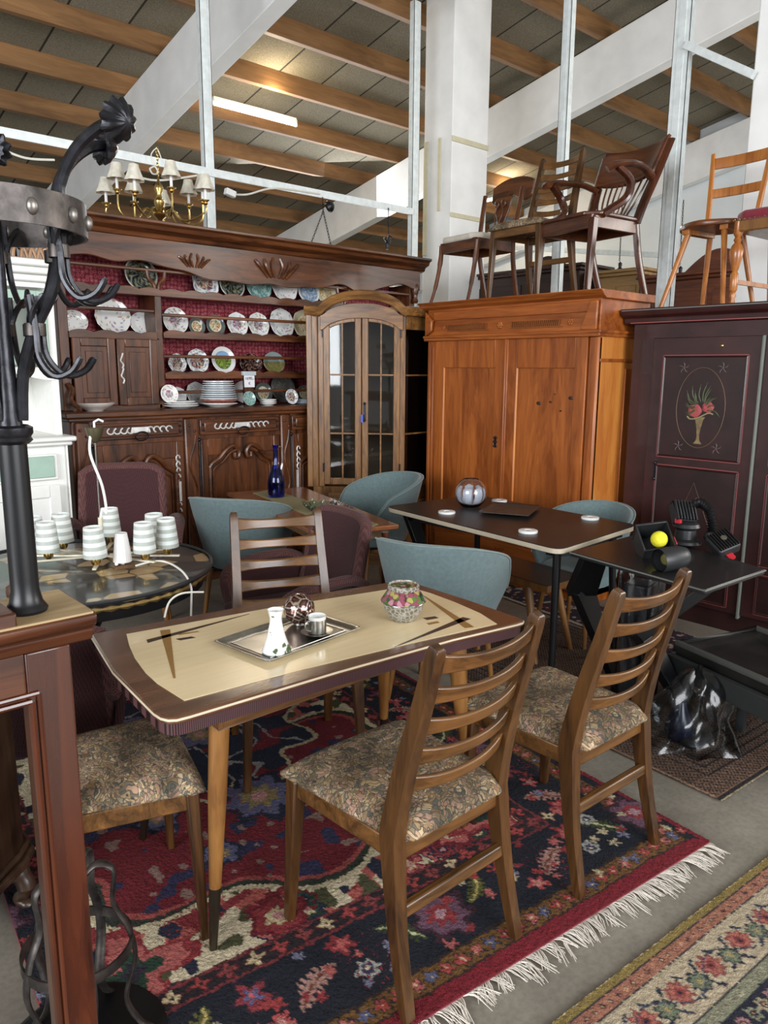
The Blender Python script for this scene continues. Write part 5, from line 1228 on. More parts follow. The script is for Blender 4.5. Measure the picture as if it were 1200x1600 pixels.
# ================= rugs =================
def colgrid(name,P0,ex,ey,W,H,nx,ny,colf,mat,label,zf=None,z=.008,cat='rug'):
    u=np.linspace(0,1,nx);v=np.linspace(0,1,ny);U,V=np.meshgrid(u,v)
    X=P0[0]+ex[0]*U*W+ey[0]*V*H;Y=P0[1]+ex[1]*U*W+ey[1]*V*H
    Zz=np.full_like(X,z) if zf is None else z+zf(U*W,V*H)
    co=np.stack([X,Y,Zz],-1).reshape(-1,3).astype(np.float32)
    i=np.arange((nx-1)*(ny-1));r=i//(nx-1);c=i%(nx-1);q=r*nx+c
    f=np.stack([q,q+1,q+nx+1,q+nx],-1).astype(np.int32)
    me=bpy.data.meshes.new(name);me.vertices.add(len(co));me.vertices.foreach_set('co',co.ravel());me.loops.add(f.size);me.loops.foreach_set('vertex_index',f.ravel());me.polygons.add(len(f));me.polygons.foreach_set('loop_start',np.arange(0,f.size,4,dtype=np.int32));me.update(calc_edges=True)
    col=colf(U*W,V*H).reshape(-1,3);col=np.concatenate([col,np.ones((len(col),1))],1).astype(np.float32)
    ca=me.color_attributes.new('Col','FLOAT_COLOR','POINT');ca.data.foreach_set('color',col.ravel())
    me.polygons.foreach_set('use_smooth',[True]*len(me.polygons));me.materials.append(mat)
    o=bpy.data.objects.new(name,me);C.objects.link(o);return tag(o,label,cat) if label else o
def lin(h):return np.array(rgb(h)[:3])
rng=np.random.default_rng(4)
def vnoise(x,y,s,seed):
    r=np.random.default_rng(seed).random((256,256));xi=np.floor(x/s).astype(int);yi=np.floor(y/s).astype(int);fx=x/s-xi;fy=y/s-yi;fx=fx*fx*(3-2*fx);fy=fy*fy*(3-2*fy)
    g=lambda a,b:r[a%256,b%256]
    return g(xi,yi)*(1-fx)*(1-fy)+g(xi+1,yi)*fx*(1-fy)+g(xi,yi+1)*(1-fx)*fy+g(xi+1,yi+1)*fx*fy
def flower(x,y,cx,cy,r,n,col,cen,out,ph=0):
    """returns masks"""
    dx=x-cx;dy=y-cy;d=np.hypot(dx,dy);a=np.arctan2(dy,dx);R=r*((.72+.28*np.cos(n*a+ph)) if n<6 else (.86+.14*np.cos(n*a+ph)))*(1+.25*(vnoise(x,y,.012,91)-.5));return d<R*1.28,d<R,d<R*.55,d<R*.25
def paint_flower(img,x,y,cx,cy,r,n,cols,ph=0):
    sel=(abs(x-cx)<r*1.5)&(abs(y-cy)<r*1.5)
    if not sel.any():return
    ms=flower(x[sel],y[sel],cx,cy,r,n,0,0,0,ph);sub=img[sel]
    for m_,c in zip(ms,cols):
        if c is not None:sub[m_]=lin(c)
    img[sel]=sub
def paint_leaf(img,x,y,cx,cy,L_,ang,col,mid='#d8cfb4'):
    c,s=math.cos(ang),math.sin(ang);sel=(abs(x-cx)<L_)&(abs(y-cy)<L_);X=x[sel]-cx;Y=y[sel]-cy;a=X*c+Y*s;b=-X*s+Y*c+.25*L_*(a/L_)**2
    w=L_*.28*(1-(a/L_)**2)*(1+.35*np.sign(np.sin(a/L_*28)));sub=img[sel];sub[(abs(b)<w)&(abs(a)<L_*.95)]=lin(col);sub[(abs(b)<L_*.045)&(abs(a)<L_*.8)]=lin(mid);img[sel]=sub
PAL=['#8e2f33','#b5605a','#6d6a8c','#c9b48c','#5a7a5a','#a9797a']
def red_rug(x,y):
    W,H=RW+.30,RH   # the left border lies folded under
    wx=x+.010*(vnoise(x,y,.011,1)-.5)+.008*(vnoise(x,y,.03,2)-.5);wy=y+.010*(vnoise(x,y,.011,3)-.5)+.008*(vnoise(x,y,.03,5)-.5)
    img=np.zeros(x.shape+(3,));img[:]=lin('#7a1420')
    # field : cream with coral, medallion
    d=np.minimum(np.minimum(wx,W-wx),np.minimum(wy,H-wy))
    cx,cy=W*.49,1.12
    n1=vnoise(wx,wy,.09,7);n2=vnoise(wx,wy,.05,8);n3=vnoise(wx,wy,.07,9)
    f=np.where((n1>.43)[...,None],lin('#d4c4a4'),lin('#8a2c30'));f=np.where(((n2>.62)&(n1<.62))[...,None],lin('#b25a50'),f);f=np.where((n3>.70)[...,None],lin('#1c2036'),f);f=np.where(((n3<.24))[...,None],lin('#4b4a2c'),f)
    img[:]=f
    ex=(wx-cx)/.78;ey=(wy-cy)/.52;a=np.arctan2(ey,ex);rr=np.hypot(ex,ey);lob=1+.10*np.cos(8*a)
    img[rr<lob*1.04]=lin('#c9bb98');img[rr<lob*1.0]=lin('#2a2f22');img[rr<lob*.955]=lin('#a04a44');
    img[rr<lob*.92]=lin('#6d0f1c')
    m1=(rr<lob*.92)&(vnoise(wx,wy,.06,21)>.74);img[m1]=lin('#2a2748');m1=(rr<lob*.92)&(vnoise(wx,wy,.04,22)>.84);img[m1]=lin('#8a6a60')
    # blue medallion beyond
    ex=(wx-cx)/.50;ey=(wy-cy-.62)/.62;rr2=np.hypot(ex,ey);a=np.arctan2(ey,ex);l2=1+.12*np.cos(10*a)
    img[rr2<l2*.9]=lin('#b6a888');img[rr2<l2*.86]=lin('#141a30');q=(rr2<l2*.86)&(vnoise(wx,wy,.08,31)>.62);img[q]=lin('#6d0f1c');q=(rr2<l2*.86)&(abs(vnoise(wx,wy,.10,32)-.5)<.03);img[q]=lin('#8f8a88')
    for (fx,fy,r,n) in ((cx,cy-.02,.14,8),(cx+.35,cy+.05,.07,6),(cx-.4,cy,.07,6),(cx-.22,cy-.27,.06,6),(cx+.25,cy-.25,.06,6),(cx,cy+.55,.11,8),(cx+.2,cy+.8,.08,6)):
        paint_flower(img,wx,wy,fx,fy,r,n,['#161b32','#5d5a78','#8d7a50','#c08a86'])
    # field flowers in corners
    rd=random.Random(11)
    for k in range(26):
        fx=rd.uniform(.5,W-.5);fy=rd.choice([rd.uniform(.47,.66),rd.uniform(.47,.60),rd.uniform(1.8,2.9)])
        paint_flower(img,wx,wy,fx,fy,rd.uniform(.035,.085),rd.choice([5,6,8]),[rd.choice(['#6d1220','#161b32']),rd.choice(['#b5605a','#1f4030','#8a2c30']),rd.choice(['#161b32','#c9b48c']),'#c08a86'],rd.random()*6)
    paint_flower(img,wx,wy,.50,.42+.12,.15,4,['#8a2c30','#b5605a','#1f3a2a','#2a2030'])
    paint_flower(img,wx,wy,W-.52,.42+.12,.15,4,['#8a2c30','#b5605a','#1f3a2a','#2a2030'])
    # borders
    bd=d
    def band(a,b,c):img[(bd>=a)&(bd<b)]=lin(c)
    band(0,.44,'#0d1120');band(.375,.44,'#22141a');band(.435,.442,'#c9b48c') if False else None
    band(.365,.375,'#7a2c30');band(.43,.438,'#7a2c30')
    near=wy<np.minimum(wx,W-wx)
    band(.052,.125,'#6e4a1e');band(.045,.055,'#2a1a14');band(.118,.128,'#2a1a14')
    img[(wy<.048)&(bd==wy)]=lin('#7a1020');img[(bd<.02)&(bd!=wy)]=lin('#7a1020')
    def along(bandc,step,fn,seed,jit=0):
        rd=random.Random(seed)
        L_=int(W/step)
        for i in range(L_):
            fn(i,(i+.5)*step+rd.uniform(-jit,jit),bandc,0,rd);
        for i in range(int(H/step)):
            yy=(i+.5)*step+rd.uniform(-jit,jit)
            if yy>bandc:fn(i,W-bandc,yy,1,rd);fn(i,bandc,yy,1,rd)
    along(.087,.052,lambda i,a,b,o,rd:paint_flower(img,wx,wy,a,b,.022,5,['#2a1a20',['#a8423e','#5d5f80','#b5605a','#a8423e'][i%4],None,'#d0b890']),5)
    along(.405,.075,lambda i,a,b,o,rd:paint_flower(img,wx,wy,a,b,.026,4,['#5a1a22',['#a8423e','#c9b48c','#8a3c3a'][i%3],None,'#22141a']),6)
    def big(i,a,b,o,rd):
        k=i%6
        if k==0:paint_flower(img,wx,wy,a,b,.085,7,['#3a1a28','#6d4a5c','#8e2f33','#b08a90'])
        elif k==1:paint_leaf(img,wx,wy,a,b+.02*(1-o),.085,(.9 if not o else 2.2),'#39421f','#c4c39a')
        elif k==2:
            paint_flower(img,wx,wy,a,b-.04,.035,6,[None,'#a9a8a0','#3a3050','#d8cfb4']);paint_flower(img,wx,wy,a+.01,b+.07,.045,5,[None,'#8e2f33','#c0605c',None])
        elif k==3:paint_leaf(img,wx,wy,a,b,.09,(-.5 if not o else .6),'#b08478','#6a3a2a')
        elif k==4:
            paint_flower(img,wx,wy,a,b+.05,.05,5,['#2a1828','#8a3038','#5a5a80','#c0605c']);paint_flower(img,wx,wy,a-.02,b-.06,.038,5,[None,'#b04a48','#c98a80',None])
        else:
            paint_leaf(img,wx,wy,a,b+.03,.075,2.3,'#5c5a26','#c4b070')
    along(.245,.145,big,8,.01)
    def sm(i,a,b,o,rd):
        paint_flower(img,wx,wy,a+rd.uniform(-.02,.02),b+rd.uniform(-.09,.09),rd.uniform(.014,.026),5,[None,rd.choice(['#a03a3a','#8e2f33','#b5605a','#7a7a90','#c0b090']),None,None])
    along(.245,.08,sm,9);along(.30,.12,sm,29);along(.18,.12,sm,39)
    sh=.66+.40*vnoise(x,y,.006,41);img*=sh[...,None]
    return img
MRUG=vcol('rug_pile',.95,0,.9,260)
P0=Vector((2.318,.962,0));ang=math.radians(6.2)
ex=Vector((-math.cos(ang),math.sin(ang),0));ey=Vector((math.sin(ang),math.cos(ang),0))
RW,RH=1.96,3.1
zf=lambda x,y:.004*(np.random.default_rng(1).random(x.shape)-.5)+.002*np.sin(x*9)*np.sin(y*7)
o=colgrid('persian_rug',P0,ex,ey,RW,RH,480,640,red_rug,MRUG,'red and navy persian rug with white fringe under the inlaid table',zf,.014)
side=MB()
# rug edge skirt so that it has thickness
c4_=[P0,P0+ex*RW,P0+ex*RW+ey*RH,P0+ey*RH]
MB().prism([(v.x,v.y) for v in c4_],.010,(0,0,.001)).build('rug_backing',plain('rug_backing',(.20,.02,.03),.95),o)
# fringe
fm=plain('fringe_cotton',(.70,.64,.56),.9);rd=random.Random(12);fr=MB()
xx=0.0
while xx<1.45:
    b=P0+ex*xx;grp=Vector((rd.uniform(-.022,.022),rd.uniform(-.012,.01),0));L_=rd.uniform(.050,.075)
    for k in range(6):
        s=b+ex*(k*.0028)+Vector((0,0,.006));e=s-ey*L_*rd.uniform(.8,1.1)+grp*1.5+Vector((rd.uniform(-.01,.01),rd.uniform(-.008,.008),-.002));m_=s.lerp(e,.5)+Vector((rd.uniform(-.006,.006),rd.uniform(-.006,.006),rd.uniform(.002,.008)))
        fr.tube([s,s.lerp(m_,.5)+Vector((0,0,.003)),m_,e],[.0014,.0014,.0013,.0008],4)
    xx+=.0185
fo=fr.build('fringe',fm,o);fo['kind']='stuff'
# ---- second rug : beige with rosettes, bottom right ----
def beige_rug(x,y):
    x=x/.62;y=y/.62
    wx=x+.006*(vnoise(x,y,.012,51)-.5);wy=y+.006*(vnoise(x,y,.012,52)-.5)
    img=np.zeros(x.shape+(3,));img[:]=lin('#c2ad8c')
    d=wy
    def band(a,b,c):img[(d>=a)&(d<b)]=lin(c)
    band(0,.035,'#8f7a42');band(.035,.042,'#1e2030');band(.042,.100,'#a8705a');band(.100,.106,'#1e2030');band(.106,.112,'#b9a98a');band(.112,.33,'#bfae92');band(.33,.336,'#1e2030');band(.336,.39,'#8d8c74');band(.39,.396,'#1e2030');band(.396,.50,'#1c1f30');band(.50,.56,'#a8705a');band(.56,2,'#9b4b44')
    for i in range(86):
        a=i*.05
        paint_flower(img,wx,wy,a,.071,.017,4,[None,['#c08a6a','#5d3030'][i%2],'#1e2030','#c9b48c'])
        paint_flower(img,wx,wy,a,.363,.015,5,[None,'#a9a487','#6a5a50',None])
        paint_flower(img,wx,wy,a*1.5,.448,.034,6,[None,['#a9797a','#8d8c74','#b9a98a'][i%3],'#1c1f30','#c08a6a'])
        paint_flower(img,wx,wy,a*1.4,.62,.03,6,[None,'#c2ad8c','#1c1f30',None])
    for i in range(18):
        a=i*.235+.08
        paint_flower(img,wx,wy,a,.215,.050,8,['#8a4a44','#b56a5c','#8a3c3a','#1e2030'])
        paint_flower(img,wx,wy,a+.118,.235,.046,8,['#1e2030','#6f7860','#8d8c74','#b09a60'],.5)
        for (dx,dy,an) in ((.055,.165,.8),(.07,.28,-.7),(.17,.165,2.3),(.175,.29,.9)):
            paint_leaf(img,wx,wy,a+dx,dy,.034,an,'#1e2438','#4a5060')
        paint_flower(img,wx,wy,a+.06,.22,.016,5,[None,'#b5806a',None,None]);paint_flower(img,wx,wy,a+.18,.20,.016,5,[None,'#c08070',None,None])
    t_=abs(np.sin((wx)*13.3)*.055+.225-wy);q=(t_<.0035)&(wy>.115)&(wy<.325);img[q]=lin('#3a3f50')
    return img*(.66+.32*vnoise(x,y,.006,61))[...,None]
a=atz(868,1600);b=atz(1200,1343);e1=(b-a).normalized();e2=Vector((e1.y,-e1.x,0))
if (e2.dot(Vector((1,-1,0))))<0:e2=-e2
o=colgrid('beige_rug',a-e1*.9,e1,e2,2.6,1.3,520,260,beige_rug,MRUG,'beige rug with rosette border and mustard edge, bottom right corner',zf,.012)
# ---- third rug : brown small patterned ----
def brown_rug(x,y):
    W,H=1.25,1.75;d=np.minimum(np.minimum(x,W-x),y)
    img=np.zeros(x.shape+(3,));c=((np.sin(x*330)*np.sin(y*330)+.5*np.sin((x+y)*210)))>.1;img[:]=np.where(c[...,None],lin('#2c201c'),lin('#6b5242'))
    def band(a,b,h):img[(d>=a)&(d<b)]=lin(h)
    for k in np.arange(.12,.34,.045):band(k,k+.008,'#1c1413')
    img[(y<.03)]=lin('#8a6a54');img[(y<.022)&(y>.008)]=lin('#2a2224');img[y<.006]=lin('#b0a080');img[(d<.012)&(y>.03)]=lin('#8a6a54')
    img[(y>.03)&(y<.13)]*=1.35
    return img*(.8+.4*vnoise(x,y,.008,71))[...,None]
p=atz(1128,1255);q=atz(900,1147);e2=(q-p).normalized();e1=Vector((e2.y,-e2.x,0))
if e1.x<0:e1=-e1
colgrid('brown_rug',p,e1,e2,1.1,1.75,300,400,brown_rug,MRUG,'thin brown rug with small geometric pattern under the black table',zf,.008)
def far_rug(x,y):
    img=np.zeros(x.shape+(3,));n=vnoise(x,y,.03,81);img[:]=np.where((n>.55)[...,None],lin('#5a1c24'),lin('#23202c'));img[n>.72]=lin('#a8998a');img[x<.03]=lin('#b0a596');return img*(.8+.4*vnoise(x,y,.01,82))[...,None]
a=atz(772,930);b=atz(935,990);e2=(a-b).normalized();e1=Vector((e2.y,-e2.x,0))
if e1.x<0:e1=-e1
colgrid('runner_rug',b-e2*.9,e1,e2,.42,2.4,60,300,far_rug,MRUG,'narrow red patterned rug lying before the pine wardrobe',zf,.007)
# ================= wrought iron coat stand =================
def coat_stand():
    C0=Vector((.375,1.384,0));t=thing('coat_stand','tall black wrought iron coat stand with crown ring, hooks and flower knobs','coat stand',C0)
    I=M['iron'];B=M['iron_band']
    mb=MB()
    for z in (1.432,):mb.lathe([(.026,z-.012),(.033,z-.006),(.030,z),(.034,z+.006),(.034,z+.016),(.027,z+.02)],28,capb=False)
    mb.split('collar',I,t)
    MB().lathe([(.020,1.44),(.016,1.48),(.012,1.62),(.012,1.78),(.0,1.79)],20).build('upper_pole',I,t)
    # crown ring
    zr=1.785;R=.142
    MB().lathe([(R,zr-.025),(R,zr+.028),(R-.005,zr+.028),(R-.005,zr-.025),(R,zr-.025)],56,capb=False).build('crown_ring',B,t)
    mb=MB()
    for k in range(12):
        a=k*PI/6+.12;mb.sphere((R*math.cos(a),R*math.sin(a),zr),.013,12,sc=(.7,.7,1))
    mb.split('rivet',plain('rivet_iron',(.22,.20,.18),.4,.8,noise=.4),t)
    rt=Vector((math.cos(-AZ),math.sin(-AZ),0))      # toward picture right
    fw=Vector((math.sin(AZ),math.cos(AZ),0))
    for k,ang in enumerate((.1,.88,2.0,3.1,4.0)):
        d=rt*math.cos(ang)+fw*math.sin(ang)
        P=lambda r,z:d*r+Vector((0,0,z))
        arm=MB()
        pts=[P(.020,1.46),P(.028,1.54),P(.052,1.61),P(.083,1.67),P(.099,1.73),P(.107,1.79),P(.109,1.84),P(.134,1.890),P(.172,1.925),P(.208,1.938)]
        arm.tube(spline(pts,5),.0095,8).build('arm',I,t)
        q=pts[-1];ax=(pts[-1]-pts[-2]).normalized();ax=(d*.75-fw*.55+Vector((0,0,-.25))).normalized() if k==0 else (ax+Vector((0,0,-.35))).normalized()
        kb=MB().lathe([(.0,.020),(.012,.018),(.026,.006),(.033,-.006),(.030,-.010),(.02,-.002),(.006,-.004)],48,q,axis=ax,wob=lambda a,z:1+.10*math.cos(a*11))
        kb.build('flower_knob',I,t)
        mb=MB()
        for (zc,r0) in ((1.735,.099),(1.61,.052)):
            s=d.cross(Vector((0,0,1)))
            for sg in (-1,1):
                mb.tube(spline([P(r0+.0,zc+.055)+s*(sg*.012),P(r0+.006,zc)+s*(sg*.014),P(r0+.010,zc-.045)+s*(sg*.018),P(r0+.035,zc-.075)+s*(sg*.028),P(r0+.065,zc-.068)+s*(sg*.038),P(r0+.082,zc-.045)+s*(sg*.042)],4),[.0055]*20+[.004],7)
                mb.tube(spline([P(r0-.002,zc)+s*(sg*.010),P(r0+.006,zc+.03)+s*(sg*.02),P(r0+.028,zc+.055)+s*(sg*.035)],4),[.005]*8+[.002],6)
        mb.split('hook',I,t)
        mb=MB();
        for (zc,r0) in ((1.735,.099),(1.61,.052)):
            mb.lathe([(.017,-.010),(.017,.010),(.013,.010),(.013,-.010)],14,P(r0,zc),capb=False)
        mb.split('clasp',B,t)
    P0=atz(42,955,FZT+.002);fwd=P0.x*math.sin(AZ)+P0.y*math.cos(AZ);k=fwd/1.283
    t.scale=(k,k,k);t.location=(P0.x,P0.y,CH-k*CH);zb=(P0.z-t.location.z)/k
    MB().lathe([(.034,zb),(.036,zb+.006),(.031,zb+.014),(.028,zb+.018),(.0255,zb+.03),(.0235,zb+.04),(.0235,1.18),(.0225,1.44)],28,capb=True).build('pole',M['black'],t)
FZT=aty(140,950,1.05).z
coat_stand()
def umbrella_stand():
    t=thing('umbrella_stand','low black wrought iron umbrella stand with hoop behind the moulded frame','umbrella stand',(.475,1.555,0))
    I=M['iron'];B=M['iron_band']
    MB().lathe([(.118,.26),(.118,.285),(.113,.285),(.113,.26),(.118,.26)],48,capb=False).build('hoop',B,t)
    MB().lathe([(.0,.0),(.185,.0),(.187,.012),(.17,.022),(.05,.03),(.02,.04),(.015,.10),(.0,.11)],48).build('base_dish',M['black'],t)
    for k in range(5):
        a=k*2*PI/5-.45;P=lambda r,z:Vector((r*math.cos(a),r*math.sin(a),z))
        MB().tube(spline([P(.02,.44),P(.05,.47),P(.085,.45),P(.080,.37),P(.108,.30),P(.12,.22),P(.095,.12),P(.12,.05),P(.15,.02)],6),.008,8,sx=1.5,sy=.7).build('strap',B,t)
umbrella_stand()
# ================= wooden frame in the foreground =================
def frame_piece():
    Y=1.05;xr=aty(140,950,Y).x;t=thing('room_divider','tall reddish-brown moulded wooden screen frame with stepped cornice at the left edge','frame',(xr,Y,0))
    MX,MZ=M['mahogx'],M['mahog'];zt=aty(140,950,Y).z
    w0=aty(120,1250,Y).x-xr;wi=aty(48,1250,Y).x-xr
    wr=aty(112,1030,Y).x-xr;W=.95
    zb=zt-.045
    MB().box(wr-.062,0,0,wr,.03,zb).box(-W,0,0,-W+.075,.03,zb).split('stile',MZ,t,bev=.004)
    MB().box(-W+.075,0,zb-.075,wr-.062,.03,zb).box(-W+.075,0,.0,wr-.062,.03,.12).split('rail',MX,t,bev=.003)
    mb=MB();i0=wr-.062
    for o_,r in ((.004,.0045),(.014,.004)):
        mb.tube([(i0+o_,-.001,.10),(i0+o_,-.001,zb-.075+o_)],r,8).tube([(i0+o_,-.001,zb-.075+o_),(-W+.07,-.001,zb-.075+o_)],r,8)
    mb.split('inner_moulding',MZ,t)
    pr_=[(.03,0),(-.004,0),(-.008,.008),(-.012,.014),(-.012,.020),(-.024,.028),(-.028,.036),(-.028,.042),(-.022,.046),(.112,.046),(.112,0)]
    MB().prism([(a,zb+b) for a,b in pr_],W+.02-.0,(-W-.02,0,0),(0,1,0),(0,0,1)).build('cornice',MX,t,bev=.002)
    xs=aty(18,948,Y).x-xr
    MB().box(-W,-.022,zt-.002,xs,.05,zt+.02).build('raised_step',M['mahogx'],t,bev=.003)
    MB().box(-W,-.025,zt-.0005,-.004,.115,zt+.0025).build('worn_top_edge',wood('worn_edge','#8a6f4a','#c2aa82','x',1,.6,0),t)
M['mahog']=wood('mahogany','#260f07','#5a2c17','z',.8,.25,.5);M['mahogx']=wood('mahogany_x','#301509','#693a1e','x',1,.3,.4)
frame_piece()
def cabriole_cabinet():
    c=atz(22,1425);t=thing('small_cabinet','dark cabinet with carved cabriole foot seen through the wooden frame','cabinet',(c.x,c.y,0))
    w=wood('dark_oak','#2a1b12','#5a4230','z',1,.35,.2)
    MB().prism([(0,0),(.035,.05),(.035,.3),(-.6,.3),(-.6,-.09),(-.09,-.09)],.62,(0.02,-.0,.13)).build('body',w,t,bev=.004)
    MB().prism([(.02,-.02),(.06,.04),(.06,.32),(-.62,.32),(-.62,-.115),(-.10,-.115)],.03,(0.02,0,.13)).prism([(.01,-.01),(.05,.045),(.05,.31),(-.61,.31),(-.61,-.105),(-.095,-.105)],.02,(0.02,0,.16)).build('base_moulding',w,t,bev=.008)
    MB().prism([(.02,-.02),(.06,.04),(.06,.32),(-.62,.32),(-.62,-.115),(-.10,-.115)],.03,(0.02,0,.75)).build('top',w,t,bev=.008)
    for x,y in ((.03,.0),(-.5,-.07),(.03,.26)):
        MB().tube(spline([(x-.03,y+.03,.14),(x-.0,y+.0,.10),(x+.005,y-.01,.06),(x-.015,y+.01,.03),(x,y-.005,.015),(x+.01,y-.01,.008)],4),[.035]*4+[.026]*4+[.017]*4+[.014]*4+[.018]*5,12).build('cabriole_leg',w,t)
cabriole_cabinet()
# ================= brass chandelier above the dresser =================
def candle(t,x,y,z,h,shade=None,mat=None,r=.008):
    MB().lathe([(.006,-.03),(.016,-.02),(.012,-.008),(.028,0),(.030,.006),(.012,.008),(.012,.0)],18,(x,y,z)).build('drip_pan',mat,t)
    MB().tube([(x,y,z),(x,y,z+h)],r*1.2,10).build('candle_sleeve',M['whiteplastic'],t)
    if shade:
        s=MB().lathe([(.062,0),(.045,.042),(.032,.082),(.028,.102),(.031,.102),(.035,.082),(.048,.042),(.065,.0)],48,wob=lambda a,z:1+(.06*math.cos(a*8)*(1-z/.09)),capb=False).build('lamp_shade',shade,t)
        s.location=(x,y,z+h-.015)
def brass_chandelier():
    YC=5.25;c=aty(250,338,YC);t=thing('brass_chandelier','brass chandelier with cream fabric shades hanging above the dresser cornice','chandelier',c)
    BR=M['brass'];sh=plain('cream_shade',(.66,.60,.50),.8,noise=.15,nscale=30,Subsurface_Weight=.1)
    t.location.z=c.z+.01
    MB().lathe([(0,-.06),(.012,-.055),(.02,-.03),(.045,-.01),(.05,.005),(.03,.02),(.02,.04),(.035,.07),(.038,.09),(.022,.11),(.018,.14),(.032,.17),(.024,.20),(.01,.22),(.006,.25),(0,.26)],24).build('turned_stem',BR,t)
    for k in range(9):
        a=k*2*PI/9+.35;R=.37 if k%2 else .30;d=Vector((math.cos(a),math.sin(a),0));zz=.05 if k%2 else .10
        P=lambda r,z:d*r+Vector((0,0,z))
        MB().tube(spline([P(.03,.0),P(.10,.03),P(.16,-.035),P(.24,-.05),P(R-.005,.0),P(R,zz)],6),.007,8).build('arm',BR,t)
        candle(t,d.x*R,d.y*R,zz+.02,.085,sh,BR)
    ch=MB()
    zt=3.04-t.location.z
    z=.25;i=0
    while z<zt:
        n=8;ax=Vector((1,0,0)) if i%2 else Vector((0,1,0))
        ch.tube([ax*(.008*math.cos(q*2*PI/n))+Vector((0,0,z+.012+.014*math.sin(q*2*PI/n))) for q in range(n)],.0028,5,closed=True);z+=.022;i+=1
    ch.build('chain',BR,t)
    MB().tube(spline([(-.02,0,zt-.11),(-.045,0,zt-.05),(0,0,zt),(.03,0,zt-.06)],5),.004,6).tube(spline([(-.06,0,zt-.14),(-.02,.0,zt-.12),(0,0,zt-.16),(-.04,0,zt-.17),(-.06,0,zt-.14)],5),.006,6).build('white_cord',M['rope'],t)
brass_chandelier()
def chain_pts(p,q,w=.012,step=.024):
    mb=MB();p=Vector(p);q=Vector(q);d=q-p;n=int(d.length/step);x,y=frame_of(d);dn=d.normalized()
    for i in range(n):
        c=p+d*((i+.5)/n);ax=x if i%2 else y
        mb.tube([c+ax*(w*.6*math.cos(k*PI/4))+dn*(step*.62*math.sin(k*PI/4)) for k in range(8)],.0026,5,closed=True)
    return mb
YH=5.67
t=thing('hanging_lamp_chain','pair of iron chains with black bell hanging from the rail beside the connector','chain',aty(504,308,YH))
o0=Vector(t.location)
a=aty(505,330,YH)-o0
chain_pts((0,0,0),a).build('chain',M['iron'],t);chain_pts(a,aty(483,388,YH)-o0).build('chain',M['iron'],t);chain_pts(a,aty(518,388,YH)-o0).build('chain',M['iron'],t)
b=aty(516,322,YH-.03)-o0
MB().lathe([(.0,.03),(.03,.025),(.05,.0),(.048,-.02),(.03,-.01),(0,0)],24,b,axis=(.3,-1,.3),wob=lambda w_,z:1+.04*math.cos(w_*12)).build('bell',M['black'],t)
t=thing('hanging_lamp_chain','small iron lamp fitting hanging on a thin chain beside the concrete column','chain',aty(607,325,YH));o0=Vector(t.location)
chain_pts((0,0,0),aty(607,365,YH)-o0,.008,.02).build('chain',M['iron'],t)
c=aty(605,376,YH)-o0
MB().tube(spline([c+Vector((-.04,0,.02)),c+Vector((0,0,-.01)),c+Vector((.02,0,.04)),c+Vector((.06,0,.03)),c+Vector((.05,0,-.02))],5),.008,8).lathe([(.01,-.08),(.02,-.04),(.012,0),(.0,.01)],12,c).build('fitting',M['iron'],t)
# ---- lamps on the white hutch ----
zt=zwc;p=aty(70,412,ywc+.25);
t=thing('iron_candle_lamp','black scrolled iron lamp with white candle on top of the white hutch','lamp',(p.x-.18,ywc+.2,zt))
MB().lathe([(.05,0),(.05,.01),(.015,.02),(.012,.10),(.02,.14),(.01,.18),(.012,.26),(0,.28)],16).build('stem',M['iron'],t)
for s in (-1,1):
    MB().tube(spline([(0,0,.10),(s*.06,0,.05),(s*.13,0,.10),(s*.19,0,.17),(s*.20,0,.20)],6),.006,8).tube([(s*.05+.025*math.cos(w_),0,.12+.025*math.sin(w_)) for w_ in [q*.5 for q in range(11)]],.004,6).build('scroll_arm',M['iron'],t)
    candle(t,s*.20,0,.20,.09,None,M['iron'],.013)
p=aty(8,372,ywc+.3);t=thing('red_shade_lamp','table lamp with bright red shade on the white hutch, cut by the left edge','lamp',(p.x-.09,ywc+.3,zt))
MB().lathe([(.07,0),(.07,.012),(.02,.03),(.03,.08),(.015,.14),(.008,.16),(.008,.24)],20).build('lamp_base',M['iron'],t)
MB().lathe([(.13,.19),(.115,.33),(.112,.33),(.127,.19)],32,capb=False).build('lamp_shade',plain('red_shade',(.60,.015,.02),.8),t)
p=aty(28,405,ywc+.1);t=thing('bentwood_rack','small tan bentwood rack lying on the white hutch','rack',(p.x-.02,ywc+.12,zt))
mb=MB()
for k in range(4):mb.tube(spline([(k*.045,0,.0),(k*.045+.01,0,.06),(k*.045+.05,0,.085),(k*.045+.075,0,.03),(k*.045+.08,0,0)],5),.008,8,sy=1.4)
mb.build('bent_slats',M['beech'],t);MB().box(-.01,-.015,0,.25,.015,.012).build('base_bar',M['beech'],t)
p=aty(70,395,ywc+.4);t=thing('grey_lampshade','pale grey cylinder lampshade at the back of the white hutch','lampshade',(p.x,ywc+.38,zt))
MB().lathe([(.10,0),(.095,.24),(.092,.24),(.097,0)],32,capb=False).build('lamp_shade',plain('grey_shade',(.45,.42,.40),.8),t)
